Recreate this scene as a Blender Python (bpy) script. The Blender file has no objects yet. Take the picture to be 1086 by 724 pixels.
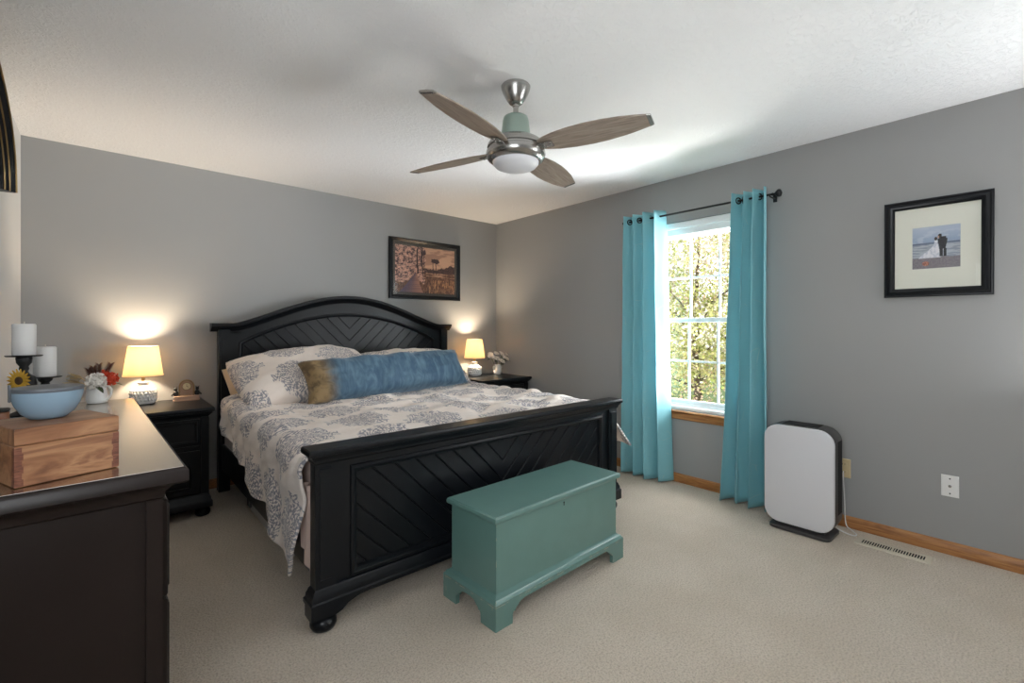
import bpy, bmesh, math, random
from mathutils import Vector, Matrix, noise as mnoise
R = math.radians; PI = math.pi
scene = bpy.context.scene
COL = scene.collection
random.seed(7)

# ------------------------------------------------------------------ camera
cd = bpy.data.cameras.new('camera'); cam = bpy.data.objects.new('camera', cd); COL.objects.link(cam)
cd.sensor_width = 36.0; cd.sensor_fit = 'HORIZONTAL'; cd.lens = 36.0 * 494.6 / 1086.0
cd.shift_y = -15.0 / 1086.0; cd.clip_start = 0.02; cd.clip_end = 200
cam.location = (0, 0, 1.237); cam.rotation_euler = (R(90), 0, R(-41.4))
scene.camera = cam

# ------------------------------------------------------------------ light and exposure
scene.view_settings.view_transform = 'Standard'
scene.view_settings.look = 'None'
scene.view_settings.gamma = 1.0
scene.view_settings.use_curve_mapping = False
scene.view_settings.exposure = 0.0
EXTERIOR = 3.4            # daylight on the trees
WINDOW_NEAR = 54.0        # daylight through the left-hand window beside the camera
FILL_REAR = 75.0        # fill light at an added, unseen window behind the camera
WINDOW_FAR = 110.0         # sky light on the curtained window
SLANT_FAR = 640.0         # added light panel outside that window, out of view, brightening the back wall
GROUND_FAR = 760.0        # added area light for the ceiling, standing for bounce off the ground
LAMP = 34.0
w = bpy.data.worlds.new('world'); scene.world = w; w.use_nodes = True
nt = w.node_tree; nt.nodes.clear()
sky = nt.nodes.new('ShaderNodeTexSky'); sky.sky_type = 'NISHITA'; sky.sun_disc = False
sky.sun_elevation = R(42); sky.sun_rotation = R(0); sky.air_density = 1.0
bg = nt.nodes.new('ShaderNodeBackground'); bg.inputs['Strength'].default_value = 0.55
wo = nt.nodes.new('ShaderNodeOutputWorld')
hs = nt.nodes.new('ShaderNodeHueSaturation'); hs.inputs['Saturation'].default_value = 0.3
nt.links.new(sky.outputs[0], hs.inputs['Color']); nt.links.new(hs.outputs[0], bg.inputs[0]); nt.links.new(bg.outputs[0], wo.inputs[0])
sd = bpy.data.lights.new('sun', 'SUN'); sd.energy = EXTERIOR * 2.2; sd.angle = R(0.6); sd.color = (1.0, 0.95, 0.86)
so = bpy.data.objects.new('sun', sd); COL.objects.link(so)
so.rotation_euler = Vector((0.06, -0.78, -0.62)).to_track_quat('-Z', 'Y').to_euler(); so.location = (6, 12, 9)

def area(name, loc, direction, sx, sy, power, color):
    l = bpy.data.lights.new(name, 'AREA'); l.shape = 'RECTANGLE'; l.size = sx; l.size_y = sy; l.energy = power; l.color = color
    o = bpy.data.objects.new(name, l); COL.objects.link(o); o.location = loc
    o.rotation_euler = Vector(direction).to_track_quat('-Z', 'Y').to_euler()
    return o
area('daylight_beside_camera', (-0.62, 0.02, 1.5), (1, 0.9, 0.55), 1.25, 1.4, WINDOW_NEAR, (0.93, 0.97, 1.0))
area('fill_behind_camera', (3.72, -0.86, 1.25), (-0.6, 0.25, 1.0), 1.1, 1.6, FILL_REAR, (0.95, 0.98, 1.0))
area('sky_over_far_window', (4.3, 1.75, 2.75), (-1.0, 0, -0.75), 1.6, 1.0, WINDOW_FAR, (0.96, 0.98, 1.0))

area('slant_fill_panel', (4.6, 0.30, 0.9), (-1, 1.0, 0.30), 1.8, 1.8, SLANT_FAR, (0.95, 0.98, 1.0))
area('ground_fill_panel', (6.4, 1.75, -0.42), (-0.75, 0, 0.8), 7.0, 0.8, GROUND_FAR, (1.0, 0.98, 0.94))

# ------------------------------------------------------------------ object helpers
def tag(o, label=None, cat=None, group=None, kind=None):
    if label: o['label'] = label
    if cat: o['category'] = cat
    if group: o['group'] = group
    if kind: o['kind'] = kind
    return o
def thing(name, label, cat, loc=(0, 0, 0), rz=0.0, group=None):
    o = bpy.data.objects.new(name, None); COL.objects.link(o); o.empty_display_size = 0.05
    o.location = loc; o.rotation_euler = (0, 0, rz)
    return tag(o, label, cat, group)
def copy_tree(o, parent=None):
    c = o.copy(); COL.objects.link(c)
    if parent is not None: c.parent = parent
    for ch in list(o.children): copy_tree(ch, c)
    return c

class MB:
    """mesh builder: every add_* works in local space, then through self.M"""
    def __init__(s): s.v = []; s.f = []; s.M = Matrix(); s.uv = None
    def pts(s, ps):
        i = len(s.v); s.v += [tuple(s.M @ Vector(p)) for p in ps]; return list(range(i, i + len(ps)))
    def poly(s, ps): s.f.append(s.pts(ps))
    def loft(s, rings, closed=True, capa=True, capb=True):
        ids = [s.pts(r) for r in rings]; n = len(ids[0])
        for a, b in zip(ids, ids[1:]):
            for i in range(n if closed else n - 1):
                j = (i + 1) % n; s.f.append([a[i], a[j], b[j], b[i]])
        if closed and capa and n > 2: s.f.append(ids[0][::-1])
        if closed and capb and n > 2: s.f.append(ids[-1][:])
        return s
    def stack(s, x0, x1, y0, y1, prof, capa=True, capb=True):
        """solid with a rectangular plan, profile = [(outward offset, z)]"""
        return s.loft([[(x0 - d, y0 - d, z), (x1 + d, y0 - d, z), (x1 + d, y1 + d, z), (x0 - d, y1 + d, z)] for d, z in prof], True, capa, capb)
    def box(s, x0, x1, y0, y1, z0, z1, b=0.0):
        if b <= 0: return s.stack(x0, x1, y0, y1, [(0, z0), (0, z1)])
        return s.stack(x0 + b, x1 - b, y0 + b, y1 - b, [(0, z0), (b, z0 + b), (b, z1 - b), (0, z1)])
    def lathe(s, prof, c=(0, 0, 0), seg=32, cap=True):
        return s.loft([[(c[0] + r * math.cos(2 * PI * i / seg), c[1] + r * math.sin(2 * PI * i / seg), c[2] + z) for i in range(seg)] for r, z in prof], True, cap, cap)
    def prism(s, poly, z0, z1, b=0.0, back=True):
        """extrude a CCW polygon in XY from z0 to z1; b = bevel at the z1 end"""
        rings = [[(x, y, z0) for x, y in poly]]
        if b > 0:
            rings += [[(x, y, z1 - b) for x, y in poly], [(x, y, z1) for x, y in inset(poly, b)]]
        else: rings.append([(x, y, z1) for x, y in poly])
        return s.loft(rings, True, back, True)
    def frame(s, outer, prof):
        """mitred moulding round a closed CCW polygon in XY: prof = [(inset, z)]"""
        return s.loft([[(x, y, z) for x, y in inset(outer, d)] for d, z in prof], True, False, False)
    def tube(s, path, r, seg=10, cap=True):
        path = [Vector(p) for p in path]; rings = []; up = None
        for i, p in enumerate(path):
            t = (path[min(i + 1, len(path) - 1)] - path[max(i - 1, 0)]).normalized()
            if up is None: up = t.orthogonal().normalized()
            up = (up - t * up.dot(t)).normalized(); sd_ = t.cross(up)
            rr = r[i] if isinstance(r, (list, tuple)) else r
            rings.append([tuple(p + (up * math.cos(2 * PI * k / seg) + sd_ * math.sin(2 * PI * k / seg)) * rr) for k in range(seg)])
        return s.loft(rings, True, cap, cap)
    def sphere(s, c, rx, ry=None, rz=None, seg=16, rings=10):
        ry = ry or rx; rz = rz or rx
        return s.loft([[(c[0] + rx * math.sin(a) * math.cos(2 * PI * i / seg), c[1] + ry * math.sin(a) * math.sin(2 * PI * i / seg), c[2] - rz * math.cos(a)) for i in range(seg)]
                       for a in [PI * (k + 0.03) / (rings + 0.06) for k in range(rings + 1)]])
    def build(s, name, mat, parent=None, smooth=35, bevel=0.0, fix=True):
        me = bpy.data.meshes.new(name); me.from_pydata(s.v, [], s.f); me.update()
        if fix:
            bm = bmesh.new(); bm.from_mesh(me); bmesh.ops.recalc_face_normals(bm, faces=bm.faces); bm.to_mesh(me); bm.free()
        if smooth:
            me.polygons.foreach_set('use_smooth', [True] * len(me.polygons))
            if smooth < 180: me.set_sharp_from_angle(angle=R(smooth))
        if s.uv:
            l = me.uv_layers.new(name='UVMap')
            for lp in me.loops: l.data[lp.index].uv = s.uv[lp.vertex_index]
        me.materials.append(mat)
        o = bpy.data.objects.new(name, me); COL.objects.link(o)
        if parent is not None: o.parent = parent
        if bevel:
            m = o.modifiers.new('bevel', 'BEVEL'); m.width = bevel; m.segments = 2; m.limit_method = 'ANGLE'; m.angle_limit = R(40)
        return o

def inset(poly, d):
    """offset a CCW polygon inwards by d with mitres"""
    n = len(poly); out = []
    for i in range(n):
        p0 = Vector(poly[i - 1]); p1 = Vector(poly[i]); p2 = Vector(poly[(i + 1) % n])
        a = (p1 - p0).normalized(); b = (p2 - p1).normalized()
        na = Vector((-a.y, a.x)); nb = Vector((-b.y, b.x)); m = na + nb
        if m.length < 1e-6: m = na
        m.normalize(); k = d / max(0.35, m.dot(na)); out.append((p1.x + m.x * k, p1.y + m.y * k))
    return out
def lerp(a, b, t): return a + (b - a) * t
def rect(x0, x1, y0, y1): return [(x0, y0), (x1, y0), (x1, y1), (x0, y1)]
def clip(poly, nx, ny, c):
    """keep the side nx*x+ny*y <= c"""
    out = []
    for i in range(len(poly)):
        p, q = poly[i - 1], poly[i]; a = nx * p[0] + ny * p[1] - c; b = nx * q[0] + ny * q[1] - c
        if (a <= 0) != (b <= 0):
            t = a / (a - b); out.append((p[0] + (q[0] - p[0]) * t, p[1] + (q[1] - p[1]) * t))
        if b <= 0: out.append(q)
    return out
def clip_convex(poly, hull):
    for i in range(len(hull)):
        a, b = hull[i - 1], hull[i]; nx, ny = b[1] - a[1], a[0] - b[0]
        poly = clip(poly, nx, ny, nx * a[0] + ny * a[1])
        if len(poly) < 3: return []
    return poly
def rrect(x0, x1, y0, y1, r, n=8):
    out = []
    for cx, cy, a in ((x1 - r, y0 + r, -90), (x1 - r, y1 - r, 0), (x0 + r, y1 - r, 90), (x0 + r, y0 + r, 180)):
        out += [(cx + r * math.cos(R(a + 90 * k / n)), cy + r * math.sin(R(a + 90 * k / n))) for k in range(n + 1)]
    return out
FRONT = Matrix(((1, 0, 0, 0), (0, 0, -1, 0), (0, 1, 0, 0), (0, 0, 0, 1)))      # local xy -> world xz, local z -> -Y
def front_at(y): return Matrix.Translation((0, y, 0)) @ FRONT
RIGHTW = Matrix(((0, 0, -1, 0), (-1, 0, 0, 0), (0, 1, 0, 0), (0, 0, 0, 1)))    # local x -> -Y, y -> Z, z -> -X
def right_at(x): return Matrix.Translation((x, 0, 0)) @ RIGHTW
LEFTW = Matrix(((0, 0, 1, 0), (1, 0, 0, 0), (0, 1, 0, 0), (0, 0, 0, 1)))       # local x -> Y, y -> Z, z -> +X

# ------------------------------------------------------------------ materials
class G:
    """node graph with arithmetic"""
    def __init__(s, name):
        s.m = bpy.data.materials.new(name); s.m.use_nodes = True; s.t = s.m.node_tree
        s.b = s.t.nodes['Principled BSDF']; s.out = s.t.nodes['Material Output']
    def new(s, t, **kw):
        n = s.t.nodes.new(t)
        for k, v in kw.items(): setattr(n, k, v)
        return n
    def link(s, a, b): s.t.links.new(a, b)
    def setin(s, sock, v):
        if isinstance(v, bpy.types.NodeSocket): s.link(v, sock)
        elif isinstance(v, (tuple, list)) and len(v) == 3 and sock.type == 'RGBA': sock.default_value = (*v, 1)
        else: sock.default_value = v
    def math(s, op, a, b=0.0, c=0.0):
        n = s.new('ShaderNodeMath', operation=op)
        for i, v in enumerate((a, b, c)): s.setin(n.inputs[i], v)
        return n.outputs[0]
    def mix(s, f, a, b):
        n = s.new('ShaderNodeMix', data_type='RGBA'); s.setin(n.inputs[0], f); s.setin(n.inputs[6], a); s.setin(n.inputs[7], b)
        return n.outputs[2]
    def coord(s, which='Object', scale=None, rot=None):
        o = s.new('ShaderNodeTexCoord').outputs[which]
        if scale or rot:
            mp = s.new('ShaderNodeMapping'); s.link(o, mp.inputs[0])
            if scale: mp.inputs['Scale'].default_value = scale
            if rot: mp.inputs['Rotation'].default_value = rot
            o = mp.outputs[0]
        return o
    def noise(s, co, scale, detail=3, rough=0.5, dist=0.0, col=False):
        n = s.new('ShaderNodeTexNoise'); s.link(co, n.inputs['Vector']); n.inputs['Scale'].default_value = scale
        n.inputs['Detail'].default_value = detail; n.inputs['Roughness'].default_value = rough; n.inputs['Distortion'].default_value = dist
        return n.outputs[1 if col else 0]
    def voro(s, co, scale, feature='F1', out=0):
        n = s.new('ShaderNodeTexVoronoi', feature=feature); s.link(co, n.inputs['Vector']); n.inputs['Scale'].default_value = scale
        return n.outputs[out]
    def smooth(s, v, lo, hi):
        n = s.new('ShaderNodeMapRange', interpolation_type='SMOOTHSTEP'); s.setin(n.inputs[0], v)
        n.inputs[1].default_value = lo; n.inputs[2].default_value = hi; return n.outputs[0]
    def ramp(s, v, stops):
        n = s.new('ShaderNodeValToRGB'); s.link(v, n.inputs[0]); e = n.color_ramp.elements
        while len(e) < len(stops): e.new(0.5)
        for k, (p, c) in zip(e, stops): k.position = p; k.color = (*c, 1)
        return n.outputs[0]
    def bump(s, h, strength, dist=0.01):
        n = s.new('ShaderNodeBump'); s.setin(n.inputs['Height'], h); n.inputs['Strength'].default_value = strength; n.inputs['Distance'].default_value = dist
        s.link(n.outputs[0], s.b.inputs['Normal'])
    def base(s, c): s.setin(s.b.inputs['Base Color'], c)
    def pset(s, **kw):
        for k, v in kw.items(): s.setin(s.b.inputs[k.replace('_', ' ')], v)
        return s
def srgb(r, g, b):
    f = lambda c: (c / 255 / 12.92) if c / 255 <= 0.04045 else ((c / 255 + 0.055) / 1.055) ** 2.4
    return (f(r), f(g), f(b))
def sc(c, k): return tuple(min(1.0, x * k) for x in c)
def paint(name, col, rough=0.5, var=0.08, scale=6.0, metal=0.0, bump=0.0, bscale=200, coat=0.0):
    g = G(name); co = g.coord()
    g.base(g.mix(g.noise(co, scale, 4), sc(col, 1 - var), sc(col, 1 + var)))
    g.pset(Roughness=rough, Metallic=metal)
    if coat: g.pset(Coat_Weight=coat, Coat_Roughness=0.15)
    if bump: g.bump(g.noise(co, bscale, 2), bump, 0.002)
    return g.m

M = {}
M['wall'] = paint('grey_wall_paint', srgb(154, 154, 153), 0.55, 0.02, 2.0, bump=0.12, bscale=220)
M['wall_pale'] = paint('pale_wall_tone', srgb(196, 195, 192), 0.55, 0.02, 2.0, bump=0.12, bscale=220)  # left wall, a paler tone than the other walls
def ceiling_mat():
    g = G('textured_ceiling'); co = g.coord()
    g.base(srgb(242, 242, 243)); g.pset(Roughness=0.8)
    n1 = g.noise(co, 46, 5, 0.6, 0.8); n2 = g.noise(co, 11, 3, 0.5)
    g.bump(g.math('ADD', g.smooth(n1, 0.46, 0.62), g.math('MULTIPLY', n2, 0.5)), 0.45, 0.008); return g.m
M['ceiling'] = ceiling_mat()
def carpet_mat():
    g = G('beige_carpet'); co = g.coord()
    big = g.noise(co, 2.2, 4, 0.6); fine = g.noise(co, 130, 3, 0.7); mid = g.noise(co, 55, 3, 0.6)
    c = g.mix(g.smooth(big, 0.3, 0.7), srgb(216, 202, 183), srgb(226, 213, 196))
    c = g.mix(g.math('MULTIPLY', g.smooth(fine, 0.42, 0.66), 0.62), c, srgb(166, 148, 126))
    g.base(c); g.pset(Roughness=0.95, Sheen_Weight=0.25, Sheen_Roughness=0.5, Specular_IOR_Level=0.1)
    g.bump(g.math('ADD', fine, g.math('MULTIPLY', mid, 0.9)), 0.9, 0.014); return g.m
M['carpet'] = carpet_mat()
def wood_mat(name, cols, scale=(1, 12, 12), rough=0.4, dist=1.5, detail=5, rot=None, ns=3.0):
    g = G(name); co = g.coord('Object', scale, rot)
    n = g.noise(co, ns, detail, 0.55, dist); n2 = g.noise(co, ns * 9, 3, 0.6)
    v = g.math('ADD', g.math('MULTIPLY', n, 0.85), g.math('MULTIPLY', n2, 0.15))
    k = len(cols); g.base(g.ramp(v, [(0.28 + 0.46 * i / (k - 1), c) for i, c in enumerate(cols)]))
    g.pset(Roughness=rough); g.bump(n2, 0.08, 0.002); return g.m
M['oak'] = wood_mat('oak_trim', [srgb(120, 74, 36), srgb(166, 112, 62), srgb(188, 136, 82)], (14, 1.2, 14), 0.4)
def black_paint(name, col, rough=0.32):
    g = G(name); co = g.coord(); n = g.noise(co, 5, 4)
    g.base(g.mix(n, sc(col, 0.8), sc(col, 1.25))); g.pset(Roughness=g.math('ADD', g.math('MULTIPLY', n, 0.12), rough - 0.06), Specular_IOR_Level=0.28)
    g.bump(g.noise(g.coord('Object', (3, 40, 40)), 6, 3), 0.03, 0.002); return g.m
M['black'] = black_paint('black_painted_wood', (0.0060, 0.0072, 0.0092), 0.32)
M['espresso'] = black_paint('espresso_wood', (0.0125, 0.0078, 0.0066), 0.34)
def dresser_top_mat():
    g = G('polished_espresso_top'); co = g.coord('Object', (30, 2, 30)); n = g.noise(co, 4, 4)
    g.base(g.mix(n, (0.018, 0.011, 0.008), (0.035, 0.022, 0.016))); g.pset(Roughness=0.26, IOR=3.8, Coat_Weight=1.0, Coat_Roughness=0.17, Coat_IOR=4.0, Coat_Tint=(1.0, 0.88, 0.72, 1))
    return g.m
M['dresser_top'] = dresser_top_mat()
M['green'] = paint('sage_green_paint', srgb(104, 148, 133), 0.42, 0.07, 9, bump=0.1, bscale=60)
def worn_green():
    g = G('worn_sage_green_paint'); co = g.coord(); n = g.noise(co, 7, 5, 0.6)
    geo = g.new('ShaderNodeNewGeometry'); bv = g.new('ShaderNodeBevel', samples=4); bv.inputs[0].default_value = 0.004
    dt = g.new('ShaderNodeVectorMath', operation='DOT_PRODUCT'); g.link(bv.outputs[0], dt.inputs[0]); g.link(geo.outputs['Normal'], dt.inputs[1])
    edge = g.smooth(dt.outputs['Value'], 0.97, 0.85)
    c = g.mix(n, srgb(90, 125, 119), srgb(101, 138, 132))
    c = g.mix(g.math('MULTIPLY', edge, g.smooth(g.noise(co, 26, 3), 0.5, 0.62)), c, srgb(184, 172, 146))
    g.base(c); g.pset(Roughness=0.34, Coat_Weight=0.5, Coat_Roughness=0.25); g.bump(g.noise(co, 40, 3), 0.05, 0.002); return g.m
M['worn_green'] = worn_green()
M['white_trim'] = paint('white_vinyl', srgb(238, 238, 238), 0.35, 0.01)
M['white_panel'] = paint('white_plastic_panel', srgb(214, 214, 218), 0.38, 0.02, 2)
M['dark_plastic'] = paint('charcoal_plastic', srgb(62, 60, 60), 0.45, 0.06)
M['white_plate'] = paint('white_plate_plastic', srgb(232, 232, 230), 0.35, 0.02)
M['ivory'] = paint('ivory_plastic', srgb(205, 186, 146), 0.4, 0.03)
M['vent'] = paint('beige_enamel', srgb(206, 197, 178), 0.45, 0.04)
M['dark'] = paint('dark_void', (0.006, 0.006, 0.006), 0.8, 0.1)
M['iron'] = paint('black_iron', (0.012, 0.012, 0.013), 0.4, 0.2, 12, metal=0.3)
def nickel():
    g = G('brushed_nickel'); co = g.coord('Object', (2, 2, 90)); n = g.noise(co, 8, 3)
    g.base(g.mix(n, srgb(150, 148, 146), srgb(196, 194, 190))); g.pset(Metallic=1.0, Roughness=0.27); g.bump(n, 0.03, 0.001); return g.m
M['nickel'] = nickel()
M['mint_metal'] = paint('pale_green_enamel', srgb(158, 176, 166), 0.32, 0.04, 6, metal=0.6)
M['blade'] = wood_mat('weathered_fan_wood', [srgb(112, 98, 90), srgb(150, 136, 124), srgb(176, 166, 152)], (2.2, 26, 20), 0.3, 0.6)
M['frost'] = paint('frosted_light_cover', srgb(226, 227, 232), 0.4, 0.01)
def fabric(name, c1, c2, scale=320, rough=0.9, sheen=0.3, bump=0.25):
    g = G(name); co = g.coord(); n = g.noise(co, scale, 2); big = g.noise(co, 5, 3)
    g.base(g.mix(g.math('ADD', g.math('MULTIPLY', n, 0.5), g.math('MULTIPLY', big, 0.5)), c1, c2))
    g.pset(Roughness=rough, Sheen_Weight=sheen, Sheen_Roughness=0.4, Specular_IOR_Level=0.2); g.bump(n, bump, 0.002); return g.m
M['sheet'] = fabric('dusty_pink_sheet', srgb(196, 172, 160), srgb(214, 192, 180))
M['beige_pillow'] = fabric('beige_cotton', srgb(196, 170, 140), srgb(214, 190, 162))
M['grey_lining'] = fabric('grey_cotton', srgb(150, 150, 156), srgb(165, 165, 172))
def curtain_mat():
    g = G('turquoise_curtain_cloth'); co = g.coord('UV'); ob = g.coord()
    v1 = g.voro(co, 7, 'DISTANCE_TO_EDGE', 0); fleck = g.smooth(g.noise(co, 120, 1), 0.71, 0.74)
    streak = g.math('MULTIPLY', g.smooth(v1, 0.006, 0.003), g.smooth(g.noise(co, 9, 2), 0.56, 0.62))
    k = g.math('MINIMUM', g.math('ADD', g.math('MULTIPLY', fleck, 0.5), g.math('MULTIPLY', streak, 0.8)), 1.0)
    c = g.mix(g.noise(ob, 3, 3), srgb(140, 202, 213), srgb(152, 212, 222))
    g.base(g.mix(k, c, srgb(214, 222, 214))); g.pset(Roughness=0.5, Sheen_Weight=0.12, Sheen_Roughness=0.4)
    g.bump(g.noise(ob, 300, 2), 0.08, 0.001)
    tr = g.new('ShaderNodeBsdfTranslucent'); tr.inputs[0].default_value = (*srgb(190, 226, 230), 1)
    mx = g.new('ShaderNodeMixShader'); mx.inputs[0].default_value = 0.16
    g.link(g.b.outputs[0], mx.inputs[1]); g.link(tr.outputs[0], mx.inputs[2]); g.link(mx.outputs[0], g.out.inputs[0]); return g.m
M['curtain'] = curtain_mat()
def damask(name, ground1, ground2, ink, cell=(0.365, 0.365)):
    g = G(name); uv = g.coord('UV'); sx = g.new('ShaderNodeSeparateXYZ'); g.link(uv, sx.inputs[0])
    wob = g.noise(uv, 3.0, 2)
    U = g.math('DIVIDE', sx.outputs[0], cell[0]); ci = g.math('FLOOR', U)
    V = g.math('ADD', g.math('DIVIDE', sx.outputs[1], cell[1]), g.math('MULTIPLY', g.math('MODULO', g.math('ABSOLUTE', ci), 2.0), 0.5))
    lx = g.math('MULTIPLY', g.math('SUBTRACT', g.math('FRACT', U), 0.5), cell[0]); ly = g.math('MULTIPLY', g.math('SUBTRACT', g.math('FRACT', V), 0.5), cell[1])
    r = g.math('SQRT', g.math('ADD', g.math('MULTIPLY', lx, lx), g.math('MULTIPLY', ly, ly))); th = g.math('ARCTAN2', ly, lx)
    p8 = g.math('COSINE', g.math('MULTIPLY', th, 8.0))
    edge = g.math('ADD', 0.157, g.math('MULTIPLY', p8, 0.009))
    inside = g.smooth(g.math('SUBTRACT', edge, r), -0.002, 0.004)
    rings = g.math('SINE', g.math('ADD', g.math('MULTIPLY', r, 190.0), g.math('MULTIPLY', p8, 2.0)))
    petals = g.math('SINE', g.math('ADD', g.math('MULTIPLY', th, 24.0), g.math('MULTIPLY', g.math('SINE', g.math('MULTIPLY', r, 110.0)), 2.2)))
    curl = g.math('SUBTRACT', g.noise(uv, 85, 2, 0.6, 1.5), 0.5)
    s_ = g.math('ADD', g.math('MULTIPLY', g.math('MULTIPLY', rings, petals), 0.8), g.math('MULTIPLY', curl, 3.6))
    qx = g.math('SUBTRACT', cell[0] / 2, g.math('ABSOLUTE', lx)); qy = g.math('ABSOLUTE', ly)
    qr = g.math('SQRT', g.math('ADD', g.math('MULTIPLY', qx, qx), g.math('MULTIPLY', qy, qy)))
    filler = g.smooth(g.math('SUBTRACT', 0.034, qr), -0.002, 0.004)
    k = g.math('MULTIPLY', g.smooth(s_, -0.28, 0.12), g.math('MAXIMUM', inside, filler))
    k = g.math('MULTIPLY', k, 0.86)
    g.base(g.mix(k, g.mix(wob, ground1, ground2), ink)); g.pset(Roughness=0.85, Sheen_Weight=0.2, Sheen_Roughness=0.4, Specular_IOR_Level=0.2)
    ob = g.coord(); g.bump(g.math('ADD', g.noise(ob, 9, 4, 0.6, 0.5), g.math('MULTIPLY', g.noise(ob, 260, 2), 0.05)), 0.35, 0.02); return g.m
M['damask'] = damask('medallion_damask', srgb(226, 214, 204), srgb(236, 226, 218), srgb(124, 126, 138))
def velvet():
    g = G('blue_velvet'); co = g.coord(); st = g.noise(g.coord('Object', (5, 1.6, 1.8)), 4, 4, 0.6, 1.0); n = g.noise(co, 14, 4, 0.6, 0.6)
    blue = g.mix(g.smooth(st, 0.35, 0.7), srgb(48, 78, 102), srgb(86, 114, 132))
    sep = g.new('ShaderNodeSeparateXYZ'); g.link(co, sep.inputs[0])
    lamplit_k = g.smooth(g.math('ADD', sep.outputs[0], g.math('MULTIPLY', g.math('SUBTRACT', n, 0.5), 0.10)), -0.47, -0.58)
    brown = g.mix(g.smooth(n, 0.4, 0.6), srgb(96, 78, 52), srgb(140, 116, 80))  # warm lamp light painted into the velvet at the left end
    g.base(g.mix(lamplit_k, blue, brown)); g.pset(Roughness=0.75, Sheen_Weight=0.5, Sheen_Roughness=0.35, Sheen_Tint=(0.75, 0.88, 1.0, 1))
    g.bump(n, 0.3, 0.012); return g.m
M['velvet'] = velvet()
def shade_mat():
    g = G('linen_lamp_shade'); co = g.coord('Object', (1, 1, 6)); n = g.noise(co, 60, 3)
    c = g.mix(n, srgb(238, 220, 190), srgb(248, 234, 208)); g.base(c); g.pset(Roughness=0.9)
    tr = g.new('ShaderNodeBsdfTranslucent'); g.link(c, tr.inputs[0])
    mx = g.new('ShaderNodeMixShader'); mx.inputs[0].default_value = 0.62
    g.link(g.b.outputs[0], mx.inputs[1]); g.link(tr.outputs[0], mx.inputs[2]); g.link(mx.outputs[0], g.out.inputs[0]); return g.m
M['shade'] = shade_mat()
M['ceramic'] = paint('white_glazed_ceramic', srgb(244, 243, 241), 0.3, 0.03, 14)
M['blue_glaze'] = paint('blue_grey_glaze', srgb(134, 158, 176), 0.25, 0.04, 10)
M['grey_lid'] = paint('slate_grey_lid', srgb(92, 96, 102), 0.4, 0.05)
M['wax'] = paint('white_wax', srgb(232, 230, 228), 0.5, 0.02)
M['wick'] = paint('cotton_wick', srgb(210, 204, 196), 0.8, 0.1)
def bulb_mat():
    g = G('glowing_bulb'); g.base((1, 0.85, 0.6)); g.pset(Emission_Color=(1.0, 0.72, 0.40, 1), Emission_Strength=6.0); return g.m
M['bulb'] = bulb_mat()
def acacia():
    g = G('acacia_wood'); co = g.coord('Object', (3.2, 14, 14)); n = g.noise(co, 1.5, 5, 0.5, 1.2)
    n3 = g.noise(g.coord('Object', (14, 90, 90)), 3, 3)
    c = g.ramp(n, [(0.28, srgb(96, 60, 40)), (0.42, srgb(146, 100, 68)), (0.54, srgb(178, 132, 94)), (0.64, srgb(134, 90, 62)), (0.78, srgb(164, 118, 84))])
    g.base(g.mix(g.math('MULTIPLY', n3, 0.35), c, srgb(90, 54, 34))); g.pset(Roughness=0.42); g.bump(n3, 0.06, 0.002); return g.m
M['acacia'] = acacia()
M['acacia_dark'] = wood_mat('dark_acacia', [srgb(66, 36, 26), srgb(112, 66, 48), srgb(138, 92, 70)], (10, 10, 60), 0.45)
def glass_mat(name, gl=0.06):
    g = G(name); tr = g.new('ShaderNodeBsdfTransparent'); gs = g.new('ShaderNodeBsdfGlossy'); gs.inputs['Roughness'].default_value = 0.01
    fr = g.new('ShaderNodeFresnel'); fr.inputs[0].default_value = 1.45
    geo = g.new('ShaderNodeNewGeometry'); fac = g.math('MULTIPLY', fr.outputs[0], g.math('SUBTRACT', 1.0, geo.outputs['Backfacing']))
    mx = g.new('ShaderNodeMixShader'); g.link(fac, mx.inputs[0]); g.link(tr.outputs[0], mx.inputs[1]); g.link(gs.outputs[0], mx.inputs[2]); g.link(mx.outputs[0], g.out.inputs[0])
    return g.m
M['glass'] = glass_mat('clear_glass')
def mirror_mat():
    g = G('mirror_glass'); g.base(srgb(225, 228, 230)); g.pset(Metallic=1.0, Roughness=0.015); return g.m
M['mirror'] = mirror_mat()
def attr_mat(name, rough=0.6, transl=0.0):
    g = G(name); a = g.new('ShaderNodeAttribute', attribute_name='Col'); g.link(a.outputs['Color'], g.b.inputs['Base Color']); g.pset(Roughness=rough)
    if transl:
        tr = g.new('ShaderNodeBsdfTranslucent'); g.link(a.outputs['Color'], tr.inputs[0])
        mx = g.new('ShaderNodeMixShader'); mx.inputs[0].default_value = transl
        g.link(g.b.outputs[0], mx.inputs[1]); g.link(tr.outputs[0], mx.inputs[2]); g.link(mx.outputs[0], g.out.inputs[0])
    return g.m
M['print'] = attr_mat('photographic_print', 0.6)
M['leaf'] = attr_mat('autumn_leaves', 0.6, 0.45)
M['bark'] = paint('tree_bark', srgb(92, 78, 66), 0.9, 0.3, 14, bump=0.6, bscale=30)
M['lawn'] = paint('lawn', srgb(96, 118, 62), 0.95, 0.25, 9, bump=0.6, bscale=60)
M['mat_board'] = paint('cream_mat_board', srgb(226, 226, 214), 0.8, 0.02)
M['petal_white'] = paint('white_petals', srgb(244, 238, 230), 0.7, 0.05, 40)
M['petal_red'] = paint('orange_red_petals', srgb(206, 66, 34), 0.7, 0.15, 40)
M['petal_yellow'] = paint('golden_petals', srgb(206, 160, 52), 0.7, 0.15, 40)
M['seed'] = paint('brown_seed_head', srgb(74, 52, 30), 0.9, 0.2, 60)
M['green_leaf'] = paint('dark_green_leaf', srgb(66, 78, 46), 0.7, 0.2, 30)
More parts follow.
